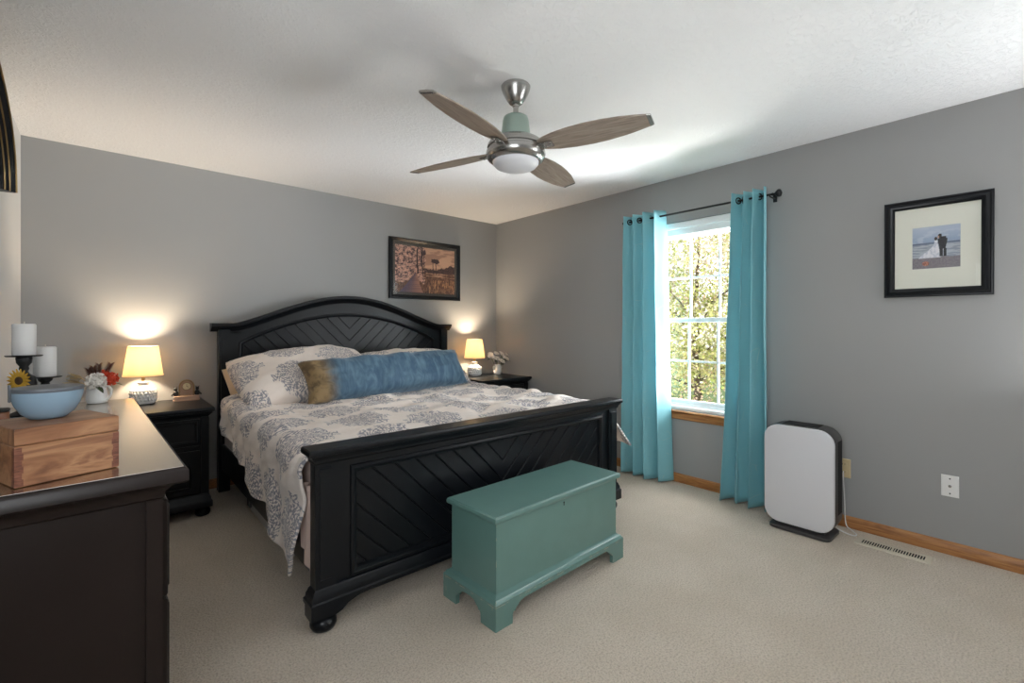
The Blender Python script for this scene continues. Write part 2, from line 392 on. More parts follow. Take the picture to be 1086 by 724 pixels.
M['russet'] = paint('russet_dried_leaf', srgb(112, 62, 48), 0.8, 0.25, 30)
M['straw'] = paint('dried_straw', srgb(196, 172, 128), 0.85, 0.15, 30)
M['bronze'] = paint('antique_bronze', srgb(150, 124, 92), 0.38, 0.25, 30, metal=0.6)
M['clock_stone'] = paint('mottled_pink_stone', srgb(168, 138, 118), 0.4, 0.25, 26)
M['dial'] = paint('cream_clock_dial', srgb(222, 210, 172), 0.4, 0.04)
M['storage'] = paint('grey_storage_plastic', srgb(172, 172, 172), 0.45, 0.05)
M['brown_glass'] = paint('amber_brown_wax_glass', srgb(120, 78, 56), 0.15, 0.08)
M['tray'] = paint('slate_blue_tray', srgb(96, 112, 126), 0.3, 0.05)
M['gilt'] = paint('worn_gilt', srgb(168, 142, 100), 0.35, 0.15, 30, metal=0.8)

# ------------------------------------------------------------------ the room
X0, X1, Y0, Y1, H = -0.376, 3.475, -1.9, 4.22, 2.44
T = 0.14
def struct(o): o['kind'] = 'structure'; return o
def wall_with_hole(name, Mx, a0, a1, holes, mat, t=T):
    """wall in local x (a0..a1) by y (0..H), local z 0 = room face, -t = outside"""
    mb = MB(); mb.M = Mx
    xs = sorted({a0, a1} | {h[0] for h in holes} | {h[1] for h in holes})
    for xa, xb in zip(xs, xs[1:]):
        hs = [h for h in holes if h[0] <= xa + 1e-6 and h[1] >= xb - 1e-6]
        if not hs: mb.box(xa, xb, 0, H, -t, 0)
        else:
            h = hs[0]; mb.box(xa, xb, 0, h[2], -t, 0); mb.box(xa, xb, h[3], H, -t, 0)
    return struct(mb.build(name, mat, None, 0))
struct(MB().box(X0 - T, X1 + T, Y0 - T, Y1 + T, -0.1, 0).build('floor', M['carpet'], None, 0))
struct(MB().box(X0 - T, X1 + T, Y0 - T, Y1 + T, H, H + 0.12).build('ceiling', M['ceiling'], None, 0))
wall_with_hole('wall_back', front_at(Y1), X0 - T, X1 + T, [], M['wall'])
FRONTB = Matrix.Translation((0, Y0, 0)) @ Matrix(((-1, 0, 0, 0), (0, 0, 1, 0), (0, 1, 0, 0), (0, 0, 0, 1)))
WY0, WY1, WZ0, WZ1 = 1.33, 2.18, 0.575, 2.085          # right-hand window opening
N3 = (0.45, 1.30, WZ0, WZ1)                            # unseen window added in the right wall to light the room (local x = -Y)
wall_with_hole('wall_right', right_at(X1), -Y1, -Y0, [(-WY1, -WY0, WZ0, WZ1), N3], M['wall'])
N2 = (-0.48, 0.56, 0.90, 2.08)
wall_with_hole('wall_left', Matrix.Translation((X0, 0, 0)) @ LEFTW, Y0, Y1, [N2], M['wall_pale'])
wall_with_hole('wall_front', FRONTB, -(X1 + T), -(X0 - T), [], M['wall'])

BPROF = [(0, 0), (0.014, 0), (0.014, 0.052), (0.009, 0.062), (0.004, 0.068), (0, 0.070)]
def baseboard(name, p, q, nrm):
    mb = MB(); n = Vector(nrm); rings = []
    for e in (p, q): rings.append([(e[0] + n.x * (d + 0.0005), e[1] + n.y * (d + 0.0005), z) for d, z in BPROF])
    return struct(mb.loft(rings).build(name, M['oak'], None, 30))
baseboard('baseboard_right', (X1, Y0), (X1, Y1), (-1, 0))
baseboard('baseboard_back', (X0, Y1), (X1, Y1), (0, -1))
baseboard('baseboard_left', (X0, Y0), (X0, Y1), (1, 0))
baseboard('baseboard_front', (X0, Y0), (X1, Y0), (0, 1))

def make_window(name, Mx, a0, a1, z0, z1, cols, label):
    """double-hung window; local x a0..a1, y z0..z1, local z = 0 at the room face, negative outwards"""
    root = struct(thing(name, None, None))
    e = 0.0015
    mb = MB(); mb.M = Mx
    mb.frame(rect(a0 + e, a1 - e, z0 + e, z1 - e), [(0, -T + 0.01), (0, -0.045), (0.006, -0.04), (0.022, -0.04), (0.030, -0.048), (0.045, -0.048), (0.045, -T + 0.01), (0, -T + 0.01)])
    mb.box(a0 + e, a1 - e, z1 - 0.105, z1 - e, -0.075, -0.032, 0.006)          # deep white head
    mb.box(a0 + e, a1 - e, z1 - 0.055, z1 - e, -0.05, -0.012, 0.005)
    mb.box(a0 + e, a1 - e, z0 + e, z0 + 0.03, -0.08, -0.012, 0.006)
    mb.build('window_frame', M['white_trim'], root, 30)
    g0, g1 = a0 + 0.046, a1 - 0.046; lo = z0 + 0.03; hi = z1 - 0.10; mid = (lo + hi) / 2
    def sash(zb, zt, depth, name_, bot, top):
        s_ = MB(); s_.M = Mx @ Matrix.Translation((0, 0, depth)); st = 0.026
        s_.box(g0, g0 + st, zb, zt, -0.014, 0.014, 0.004); s_.box(g1 - st, g1, zb, zt, -0.014, 0.014, 0.004)
        s_.box(g0 + st, g1 - st, zb, zb + bot, -0.014, 0.014, 0.004); s_.box(g0 + st, g1 - st, zt - top, zt, -0.014, 0.014, 0.004)
        for k in range(1, cols):
            x = g0 + st + (g1 - g0 - 2 * st) * k / cols; s_.box(x - 0.008, x + 0.008, zb + bot, zt - top, -0.006, 0.006, 0.002)
        zm = (zb + bot + zt - top) / 2; s_.box(g0 + st, g1 - st, zm - 0.008, zm + 0.008, -0.0055, 0.0055, 0.002)
        so_ = s_.build(name_, M['white_trim'], root, 30)
        p = MB(); p.M = Mx @ Matrix.Translation((0, 0, depth)); p.box(g0 + st - 0.004, g1 - st + 0.004, zb + bot - 0.004, zt - top + 0.004, -0.0015, 0.0015)
        p.build('glass_pane', M['glass'], so_, 0)
    sash(mid - 0.018, hi, -0.105, 'upper_sash', 0.036, 0.022)
    sash(lo, mid + 0.018, -0.074, 'lower_sash', 0.048, 0.036)
    mb = MB(); mb.M = Mx
    mb.box(a0 - 0.05, a1 + 0.05, z0 - 0.018, z0, 0.0008, 0.032, 0.006); mb.box(a0 - 0.035, a1 + 0.035, z0 - 0.072, z0 - 0.018, 0.0008, 0.016, 0.005)
    mb.build('window_sill', M['oak'], root, 30)
    return root
make_window('window_1', right_at(X1), -WY1, -WY0, WZ0, WZ1, 3, None)
make_window('window_2', Matrix.Translation((X0, 0, 0)) @ LEFTW, N2[0], N2[1], N2[2], N2[3], 3, None)
make_window('fill_window', right_at(X1), N3[0], N3[1], N3[2], N3[3], 3, None)

# ------------------------------------------------------------------ the bed
BX0, BX1 = 0.645, 2.657
FY = 1.938          # front face of the footboard panel frame
HY = 4.075          # front face of the headboard
bed = thing('bed', 'black king bed with arched chevron headboard and low chevron footboard', 'bed', (1.635, 3.0, 0))
BO = Vector((1.635, 3.0, 0))
def world_build(mb, name, mat, parent, origin, smooth=35, bevel=0.0):
    """geometry written in world space, object parented to an Empty at origin"""
    mb.v = [tuple(Vector(p) - Vector(origin)) for p in mb.v]
    return mb.build(name, mat, parent, smooth, bevel)
def chevrons(mb, hull, xc, spacing, gap, z0, z1, b=0.004):
    """V-laid boards clipped to a convex hull (local xy), extruded z0..z1"""
    ymin = min(p[1] for p in hull); ymax = max(p[1] for p in hull); xmin = min(p[0] for p in hull); xmax = max(p[0] for p in hull)
    s2 = math.sqrt(0.5)
    for side in (-1, 1):
        half = clip_convex([(xmin - 1, ymin - 1), (xc, ymin - 1), (xc, ymax + 1), (xmin - 1, ymax + 1)] if side < 0 else
                           [(xc, ymin - 1), (xmax + 1, ymin - 1), (xmax + 1, ymax + 1), (xc, ymax + 1)], hull)
        if len(half) < 3: continue
        # coordinate across the boards: left half boards fall to the right (x+y const lines run "\")
        val = lambda p: (p[0] + p[1]) * s2 if side < 0 else (-p[0] + p[1]) * s2
        lo = min(val(p) for p in half); hi = max(val(p) for p in half)
        ref = (xc + ymax) * s2 if side < 0 else (-xc + ymax) * s2
        k0 = math.floor((lo - ref) / spacing) - 1; k1 = math.ceil((hi - ref) / spacing) + 1
        nx, ny = (s2, s2) if side < 0 else (-s2, s2)
        for k in range(k0, k1):
            a, c = ref + k * spacing + gap / 2, ref + (k + 1) * spacing - gap / 2
            p = clip(clip(half, nx, ny, c), -nx, -ny, -a)
            if len(p) < 3: continue
            q = clip(clip(half, nx, ny, c - b), -nx, -ny, -(a + b))
            ar = lambda pp: abs(sum(pp[i - 1][0] * pp[i][1] - pp[i][0] * pp[i - 1][1] for i in range(len(pp)))) / 2
            if ar(p) < 1e-4: continue
            mb.loft([[(x, y, z0) for x, y in p], [(x, y, z1 - b) for x, y in p]], True, False, False)
            if len(q) >= 3 and len(q) == len(p): mb.loft([[(x, y, z1 - b) for x, y in p], [(x, y, z1) for x, y in q]], True, False, True)
            else: mb.poly([(x, y, z1 - b) for x, y in p])

# headboard
def arch_z(x, base, rise, xa, xb, p=1.28):
    if x <= xa or x >= xb: return base
    return base + rise * math.sin(PI * (x - xa) / (xb - xa)) ** p
HX0, HX1, HC_ = 0.66, 2.69, 1.675
NA = 72
xsA = [HX0 - 0.045 + (HX1 - HX0 + 0.09) * i / NA for i in range(NA + 1)]
topline = [(x, arch_z(x, 1.225, 0.245, 0.77, 2.58)) for x in xsA]
hb = MB(); hb.M = front_at(HY + 0.02)
inner = [(x, z) for x, z in topline if HX0 <= x <= HX1]
outline = [(HX0, 0.05), (HX1, 0.05)] + [(HX1, 1.225)] + [(x, z) for x, z in inner[::-1]] + [(HX0, 1.225)]
# frame of the headboard as strips round the recessed panel
px0, px1, pz0 = 0.815, 2.535, 0.60
parc = [(px0 + (px1 - px0) * i / 40, 1.11 + 0.235 * math.sin(PI * i / 40) ** 0.85) for i in range(41)]
def top_at(x): return arch_z(x, 1.225, 0.245, 0.77, 2.58)
hb.box(HX0 + 0.075, px0, 0.30, 1.2, -0.03, 0.0); hb.box(px1, HX1 - 0.075, 0.30, 1.2, -0.03, 0.0); hb.box(HX0 + 0.075, HX1 - 0.075, 0.12, pz0, -0.0295, 0.0005)
arcx = [p[0] for p in parc]
hb.loft([[(x, z, -0.03), (x, z, 0.0), (x, top_at(x), 0.0), (x, top_at(x), -0.03)] for x, z in parc])
for xa, xb in ((HX0 + 0.075, px0), (px1, HX1 - 0.075)):
    q = [xa + (xb - xa) * i / 6 for i in range(7)]; hb.loft([[(x, 1.19, -0.03), (x, 1.19, 0), (x, top_at(x), 0), (x, top_at(x), -0.03)] for x in q])
headboard = world_build(hb, 'headboard', M['black'], bed, BO, 30)
# moulding round the panel, the boards, the crest
ch = MB(); ch.M = front_at(HY + 0.02)
hull = [(px0, pz0), (px1, pz0)] + parc[::-1]
ch.box(px0 - 0.01, px1 + 0.01, pz0, 1.12, -0.030, -0.021); ch.loft([[(x, 1.1, -0.03), (x, 1.1, -0.021), (x, z + 0.005, -0.021), (x, z + 0.005, -0.03)] for x, z in parc])
chevrons(ch, inset(hull, 0.012), HC_, 0.076, 0.0045, -0.021, -0.012, 0.002)
world_build(ch, 'chevron_panel', M['black'], headboard, BO, 25)
pm = MB(); pm.M = front_at(HY + 0.02)
pm.frame(hull, [(-0.016, 0.0), (-0.012, 0.009), (-0.002, 0.011), (0.006, 0.004), (0.012, -0.012), (0.014, -0.02)])
world_build(pm, 'panel_molding', M['black'], headboard, BO, 50)
cr = MB(); cr.M = front_at(HY + 0.02)
CP = [(0.012, 0.0), (0.020, 0.004), (0.030, 0.014), (0.037, 0.030), (0.050, 0.036), (0.053, 0.044), (0.072, 0.048), (0.076, 0.042), (0.076, -0.045), (0.012, -0.045)]   # (up, out)
rings = []
for i, (x, z) in enumerate(topline):
    xa, za = topline[max(0, i - 1)]; xb, zb = topline[min(NA, i + 1)]; t = Vector((xb - xa, zb - za)).normalized(); n = Vector((-t.y, t.x))
    rings.append([(x + n.x * (u - 0.032), z + n.y * (u - 0.032), o) for u, o in CP])
cr.loft(rings)
world_build(cr, 'crest_molding', M['black'], headboard, BO, 50)
for xa in (HX0, HX1 - 0.075):
    p_ = MB(); p_.box(xa, xa + 0.075, HY - 0.012, HY + 0.062, 0.0, 1.222, 0.005); p_.box(xa + 0.016, xa + 0.059, HY - 0.017, HY, 0.22, 1.15, 0.004)
    world_build(p_, 'post', M['black'], headboard, BO, 30)

# footboard
FT = 0.755
fb = MB(); fb.M = front_at(FY)
fx0, fx1, fz0, fz1 = 0.815, 2.487, 0.205, 0.632
fb.box(BX0 + 0.085, fx0, 0.12, 0.70, -0.045, 0.0); fb.box(fx1, BX1 - 0.085, 0.12, 0.70, -0.045, 0.0)
fb.box(fx0, fx1, 0.12, fz0, -0.045, 0.0); fb.box(fx0, fx1, fz1, 0.70, -0.045, 0.0)
fb.box(fx0, fx1, fz0, fz1, -0.045, -0.022)
footboard = world_build(fb, 'footboard', M['black'], bed, BO, 30)
c2 = MB(); c2.M = front_at(FY)
chevrons(c2, rect(fx0 + 0.012, fx1 - 0.012, fz0 + 0.012, fz1 - 0.012), (fx0 + fx1) / 2, 0.076, 0.0055, -0.022, -0.011, 0.003)
world_build(c2, 'chevron_panel', M['black'], footboard, BO, 25)
p2 = MB(); p2.M = front_at(FY)
p2.frame(rect(fx0, fx1, fz0, fz1), [(-0.022, 0.0), (-0.020, 0.008), (-0.008, 0.011), (-0.003, 0.006), (0.006, 0.003), (0.011, -0.014), (0.012, -0.022)])
world_build(p2, 'panel_molding', M['black'], footboard, BO, 50)
for xa, xb in ((BX0, BX0 + 0.085), (BX1 - 0.085, BX1)):
    p_ = MB(); p_.box(xa, xb, FY - 0.012, FY + 0.046, 0.11, 0.70, 0.005); p_.box(xa + 0.018, xb - 0.018, FY - 0.016, FY, 0.21, 0.665, 0.004)
    world_build(p_, 'post', M['black'], footboard, BO, 30)
    f_ = MB(); xm = (xa + xb) / 2
    f_.lathe([(0.030, 0.0), (0.045, 0.006), (0.053, 0.022), (0.052, 0.038), (0.042, 0.052), (0.034, 0.058), (0.034, 0.068)], (xm, FY + 0.018, 0), 28)
    world_build(f_, 'foot', M['black'], footboard, BO, 50)
cp = MB()   # cap with coved bed moulding
cp.stack(BX0 - 0.002, BX1 + 0.002, FY - 0.013, FY + 0.048, [(0.0, 0.682), (0.003, 0.688), (0.005, 0.690), (0.005, 0.696), (0.009, 0.706), (0.016, 0.713), (0.018, 0.718), (0.024, 0.720), (0.027, 0.725), (0.027, 0.740), (0.023, 0.747)])
world_build(cp, 'cap', M['black'], footboard, BO, 40)
bs = MB()   # base moulding with shaped brackets at the ends
bs.stack(BX0, BX1, FY - 0.012, FY + 0.046, [(0.0, 0.178), (0.006, 0.170), (0.010, 0.158), (0.014, 0.150), (0.016, 0.134), (0.022, 0.128), (0.022, 0.112), (0.0, 0.112)][::-1])
for sgn, xe in ((1, BX0), (-1, BX1)):
    br = [(0, 0.066), (0.10, 0.066), (0.125, 0.075), (0.15, 0.095), (0.19, 0.108), (0.22, 0.113), (0, 0.113)]
    poly = [(xe + sgn * (x - 0.022), z) for x, z in br]
    if sgn < 0: poly = poly[::-1]
    bs.M = front_at(FY); bs.prism(poly, -0.046, 0.034); bs.M = Matrix()
world_build(bs, 'base_molding', M['black'], footboard, BO, 35)
for xa in (BX0 + 0.035, BX1 - 0.065):
    r_ = MB(); r_.box(xa, xa + 0.03, FY + 0.045, HY + 0.01, 0.17, 0.36, 0.006)
    world_build(r_, 'side_rail', M['black'], bed, BO, 30)
sl = MB()
for k in range(9): sl.box(BX0 + 0.065, BX1 - 0.065, FY + 0.16 + k * 0.225, FY + 0.25 + k * 0.225, 0.26, 0.282)
world_build(sl, 'slat_base', M['oak'], bed, BO, 30)

mt = MB(); mt.stack(0.74, 2.53, 2.10, 3.99, [(0, 0.284), (0.03, 0.30), (0.045, 0.34), (0.045, 0.62), (0.03, 0.665), (0.0, 0.685)])
mo = world_build(mt, 'mattress', M['sheet'], None, (1.635, 3.0, 0.284), 60); mo.location = (1.635, 3.0, 0.284)
sh = MB()
rows_ = []
for i in range(15):
    y = 2.045 + 0.11 * i / 14; zb_ = 0.20 + 0.9 * max(0, y - 2.075) ; rows_.append([(0.672 + 0.010 * math.sin(y * 95 + 2 * a) - 0.006 * (1 - a), y, lerp(zb_, 0.56, a)) for a in [q / 10 for q in range(11)]])
sh.loft(rows_, False)
sh_ = world_build(sh, 'sheet_corner', M['sheet'], mo, (1.635, 3.0, 0.284), 180)
tag(mo, 'mattress in a dusty pink sheet under the patterned duvet', 'mattress')

# duvet: a draped sheet; s runs left hem -> right hem, t runs head -> foot
def piece(t, pts):
    for (a, va), (b, vb) in zip(pts, pts[1:]):
        if t <= b: return lerp(va, vb, (t - a) / (b - a) if b > a else 0)
    return pts[-1][1]
def fbm(x, y, z=0.0, o=3): return mnoise.fractal((x, y, z), 0.6, 2.0, o)
dv = MB(); dv.uv = []
NT, NL, NW, NR = 130, 46, 110, 26
yh, yf = 3.74, 2.055
rows = []
for i in range(NT + 1):
    t = i / NT; y = lerp(yh, yf, t)
    hem = piece(y, [(2.05, 0.36), (2.09, 0.25), (2.135, 0.155), (2.18, 0.165), (2.3, 0.205), (2.6, 0.30), (2.97, 0.395), (3.3, 0.47), (3.74, 0.56)])
    hem += 0.008 * math.sin(y * 15) + 0.004 * math.sin(y * 31 + 1)
    hemr = piece(y, [(2.05, 0.37), (2.3, 0.40), (3.74, 0.52)]) + 0.012 * math.sin(y * 15)
    row = []
    xl, xr = 0.70, 2.60
    def ztop(x, y):
        z = 0.716 + 0.018 * fbm(x * 2.4, y * 2.4, 3.1) + 0.014 * fbm(x * 5 + y * 2, y * 8, 1.7)
        z += 0.030 * abs(fbm(x * 1.6 + y * 0.7, y * 3.2, 8.0)) ** 1.0
        if y < 2.35: z -= 0.02 * ((2.35 - y) / 0.3) ** 2
        k = max(0, min(1, (y - 3.35) / 0.39)); k = k * k * (3 - 2 * k)
        m = max(0, 1 - abs((x - 1.12) / 0.62) ** 3)
        z += 0.07 * k * m
        return z
    LD = ztop(xl, y) - hem
    for j in range(NL):             # left hang, bottom to top
        a = j / NL; z = lerp(hem, ztop(xl, y) - 0.0, a)
        drop = 1 - a
        bulge = 0.085 * math.sqrt(max(0, 1 - max(0, 1 - drop / 0.22) ** 2)) if drop < 0.22 else 0.085
        fold = (0.014 * math.sin(y * 17 + 0.6 + 3.2 * drop) + 0.006 * math.sin(y * 37 + 2 + 4 * drop)) * min(1, drop * 1.4) + 0.014 * fbm(y * 3 + z * 2, z * 5, 5)
        flare = 0.01 * drop
        row.append((xl - bulge - fold - flare + 0.010, y + 0.02 * drop * math.sin(y * 9), z, -(1 - a) * LD, y))
    for j in range(NW + 1):
        a = j / NW; x = lerp(xl, xr, a); z = ztop(x, y)
        e = min(a, 1 - a) * (xr - xl)
        if e < 0.07: z -= 0.0 if a < 0.5 else 0.0
        row.append((x, y, z, x - xl, y))
    RD = ztop(xr, y) - hemr
    fl = piece(y, [(2.05, 0.27), (2.3, 0.17), (2.7, 0.0), (3.74, 0.0)])
    for j in range(1, NR + 1):
        a = j / NR; z = lerp(ztop(xr, y), hemr, a)
        bulge = 0.085 * math.sqrt(max(0, 1 - max(0, 1 - a / 0.22) ** 2)) if a < 0.22 else 0.085
        fold = 0.016 * math.sin(y * 21 + 1.0) * min(1, a * 1.6)
        row.append((xr + bulge + fold + fl * a, y - 0.05 * a * (1 if y < 2.2 else 0), z, xr - xl + a * RD, y))
    rows.append(row)
n = len(rows[0])
for row in rows:
    for x, y, z, u, v in row: dv.v.append((x, y, z)); dv.uv.append((u + 10.03, v + 10.10))
for i in range(NT):
    for j in range(n - 1): dv.f.append([i * n + j, i * n + j + 1, (i + 1) * n + j + 1, (i + 1) * n + j])
do = world_build(dv, 'duvet', M['damask'], None, (1.635, 2.9, 0.6), 180); do.location = (1.635, 2.9, 0.6)
tag(do, 'cream duvet with blue grey medallions spread over the king bed', 'duvet')
m_ = do.modifiers.new('thick', 'SOLIDIFY'); m_.thickness = 0.016; m_.offset = 1 if do.data.polygons[int(NT / 2) * (n - 1) + NL + 50].normal.z < 0 else -1
m_ = do.modifiers.new('sub', 'SUBSURF'); m_.levels = 1; m_.render_levels = 1

def pillow(name, W, Hh, Th, mat, loc, rot, label, cat, group=None, seed=0, power=0.5, wr=0.012, uvoff=(0, 0), rnd=0.12):
    mb = MB(); mb.uv = []; N = 40
    def th(u, v):
        e = max(0.0, (1 - abs(u) ** 2.6)) ** power * max(0.0, (1 - abs(v) ** 2.6)) ** power
        return Th / 2 * e
    ids = {}
    for s_ in (1, -1):
        for i in range(N + 1):
            for j in range(N + 1):
                u, v = 2 * i / N - 1, 2 * j / N - 1
                if s_ < 0 and (i in (0, N) or j in (0, N)): ids[(s_, i, j)] = ids[(1, i, j)]; continue
                pin = 1 - 0.07 * (1 - abs(v) ** 2) * abs(u) ** 4; pin2 = 1 - 0.09 * (1 - abs(u) ** 2) * abs(v) ** 4
                x, y = u * W / 2 * pin * math.sqrt(1 - rnd * v * v), v * Hh / 2 * pin2 * math.sqrt(1 - rnd * u * u)
                z = s_ * th(u, v); z += s_ * wr * fbm(x * 7 + seed, y * 7, seed + s_) * min(1, th(u, v) / Th * 3)
                rad = 0.008 * math.sin(14 * math.atan2(v, u)) * (max(abs(u), abs(v)) ** 3); z += rad * s_ * (1 - max(abs(u), abs(v)) ** 6)
                ids[(s_, i, j)] = len(mb.v); mb.v.append((x, y, z)); mb.uv.append((x + 20 + uvoff[0], y + 20 + uvoff[1]))
    for s_ in (1, -1):
        for i in range(N):
            for j in range(N):
                f = [ids[(s_, i, j)], ids[(s_, i + 1, j)], ids[(s_, i + 1, j + 1)], ids[(s_, i, j + 1)]]
                mb.f.append(f if s_ > 0 else f[::-1])
    o = mb.build(name, mat, None, 180); o.location = loc; o.rotation_euler = rot
    return tag(o, label, cat, group)
pillow('pillow', 0.92, 0.50, 0.20, M['beige_pillow'], (1.12, 3.88, 0.80), (R(38), R(-3), R(2)), 'plain beige pillow behind the patterned pillow sham, near the left lamp', 'pillow', seed=2)
pillow('pillow', 0.92, 0.50, 0.20, M['beige_pillow'], (2.14, 3.88, 0.835), (R(38), 0, R(-2)), 'plain beige pillow behind the blue body pillow, near the right lamp', 'pillow', seed=5)
pillow('pillow_sham', 1.08, 0.66, 0.28, M['damask'], (1.175, 3.665, 0.885), (R(27), R(-4), R(3)), 'cream pillow sham with large medallion, left side of the bed', 'pillow', seed=9, uvoff=(0.02, 0.05), rnd=0.22, power=0.55)
pillow('pillow_sham', 0.95, 0.54, 0.22, M['damask'], (2.10, 3.68, 0.875), (R(30), 0, R(-2)), 'cream medallion pillow sham tucked behind the blue body pillow', 'pillow', seed=12, uvoff=(0.3, 0.1))
pillow('body_pillow', 1.44, 0.34, 0.26, M['velvet'], (1.735, 3.40, 0.870), (R(58), R(-1.6), R(4)), 'long blue velvet body pillow with lamplight painted on left end', 'pillow', seed=15, power=0.42, wr=0.02, rnd=0.04)

# grey bin under the bed
st = thing('storage_bin', 'low grey plastic storage bin on the carpet under the bed', 'bin', (0.955, 3.09, 0))
mb = MB(); mb.stack(-0.20, 0.20, -0.44, 0.44, [(-0.012, 0.003), (0.0, 0.012), (0.008, 0.10), (0.008, 0.112)]); mb.build('bin_body', M['storage'], st, 30)
mb = MB(); mb.stack(-0.208, 0.208, -0.448, 0.448, [(0.006, 0.1125), (0.008, 0.12), (0.0, 0.13)]); mb.build('bin_lid', M['storage'], st, 30)
for y in (-0.38, 0.38):
    mb = MB(); mb.box(-0.224, -0.2085, y - 0.03, y + 0.03, 0.05, 0.118, 0.004); mb.build('latch', M['dark_plastic'], st, 30)

# ------------------------------------------------------------------ the green chest
chest = thing('blanket_chest', 'sage green painted wooden chest standing at the foot of the bed', 'chest', (1.648, 1.656, 0), R(1.8))
CW, CDp = 0.440, 0.165       # half sizes of the body
mb = MB(); mb.box(-CW + 0.012, CW - 0.012, -CDp + 0.01, CDp - 0.01, 0.095, 0.426, 0.003); mb.build('chest_body', M['worn_green'], chest, 30)
mb = MB(); mb.stack(-CW, CW, -CDp, CDp, [(-0.006, 0.4265), (0.003, 0.428), (0.006, 0.432), (0.007, 0.442), (0.005, 0.450), (-0.002, 0.455)]); mb.build('chest_lid', M['worn_green'], chest, 35)
mb = MB()
mb.stack(-CW + 0.012, CW - 0.012, -CDp + 0.01, CDp - 0.01, [(0.028, 0.098), (0.028, 0.106), (0.022, 0.112), (0.018, 0.120), (0.008, 0.125), (0.0, 0.132)])
mb.build('base_molding', M['worn_green'], chest, 35)
def bracket(L, h0=0.0, h1=0.0975, foot=0.095):
    """side elevation of a shaped bracket base, length L, feet at both ends"""
    half = [(0, h0), (foot, h0), (foot + 0.0005, 0.038), (foot + 0.006, 0.048), (foot + 0.015, 0.046), (foot + 0.019, 0.056), (foot + 0.032, 0.064), (foot + 0.045, 0.076), (foot + 0.07, 0.081)]
    pts = half + [(L - x, z) for x, z in half[::-1]]
    return pts + [(L, h1), (0, h1)]
ox, oy = CW - 0.012 + 0.028, CDp - 0.01 + 0.028
def apron(Mx, L, name, foot=0.095):
    a = MB(); a.M = Mx; pts = bracket(L, 0.0, 0.0975, foot)
    # split into convex-ish strips
    xs = sorted({round(p[0], 5) for p in pts})
    low = pts[:-2]
    n2 = len(low)
    front = [[(x, z, 0.0), (x, 0.0975, 0.0), (x, 0.0975, -0.020), (x, z, -0.020)] for x, z in low]
    a.loft(front)
    return a.build(name, M['worn_green'], chest, 25)
apron(Matrix(((1, 0, 0, -ox), (0, 0, -1, -oy), (0, 1, 0, 0), (0, 0, 0, 1))), 2 * ox, 'bracket_base')
apron(Matrix(((1, 0, 0, -ox), (0, 0, 1, oy), (0, 1, 0, 0), (0, 0, 0, 1))), 2 * ox, 'bracket_base')
SE = 0.0205
apron(Matrix(((0, 0, -1, -ox), (1, 0, 0, -oy + SE), (0, 1, 0, 0), (0, 0, 0, 1))), 2 * (oy - SE), 'bracket_base', 0.075)
apron(Matrix(((0, 0, 1, ox), (1, 0, 0, -oy + SE), (0, 1, 0, 0), (0, 0, 0, 1))), 2 * (oy - SE), 'bracket_base', 0.075)
mb = MB(); mb.M = Matrix.Translation((0, -CDp + 0.0095, 0)) @ FRONT
mb.prism([(0.004 * math.cos(a * PI / 6), 0.405 + 0.004 * math.sin(a * PI / 6)) for a in range(12)], -0.002, 0.0012); mb.box(-0.0018, 0.0018, 0.391, 0.403, -0.002, 0.0012)
mb.build('keyhole', M['dark'], chest, 0)

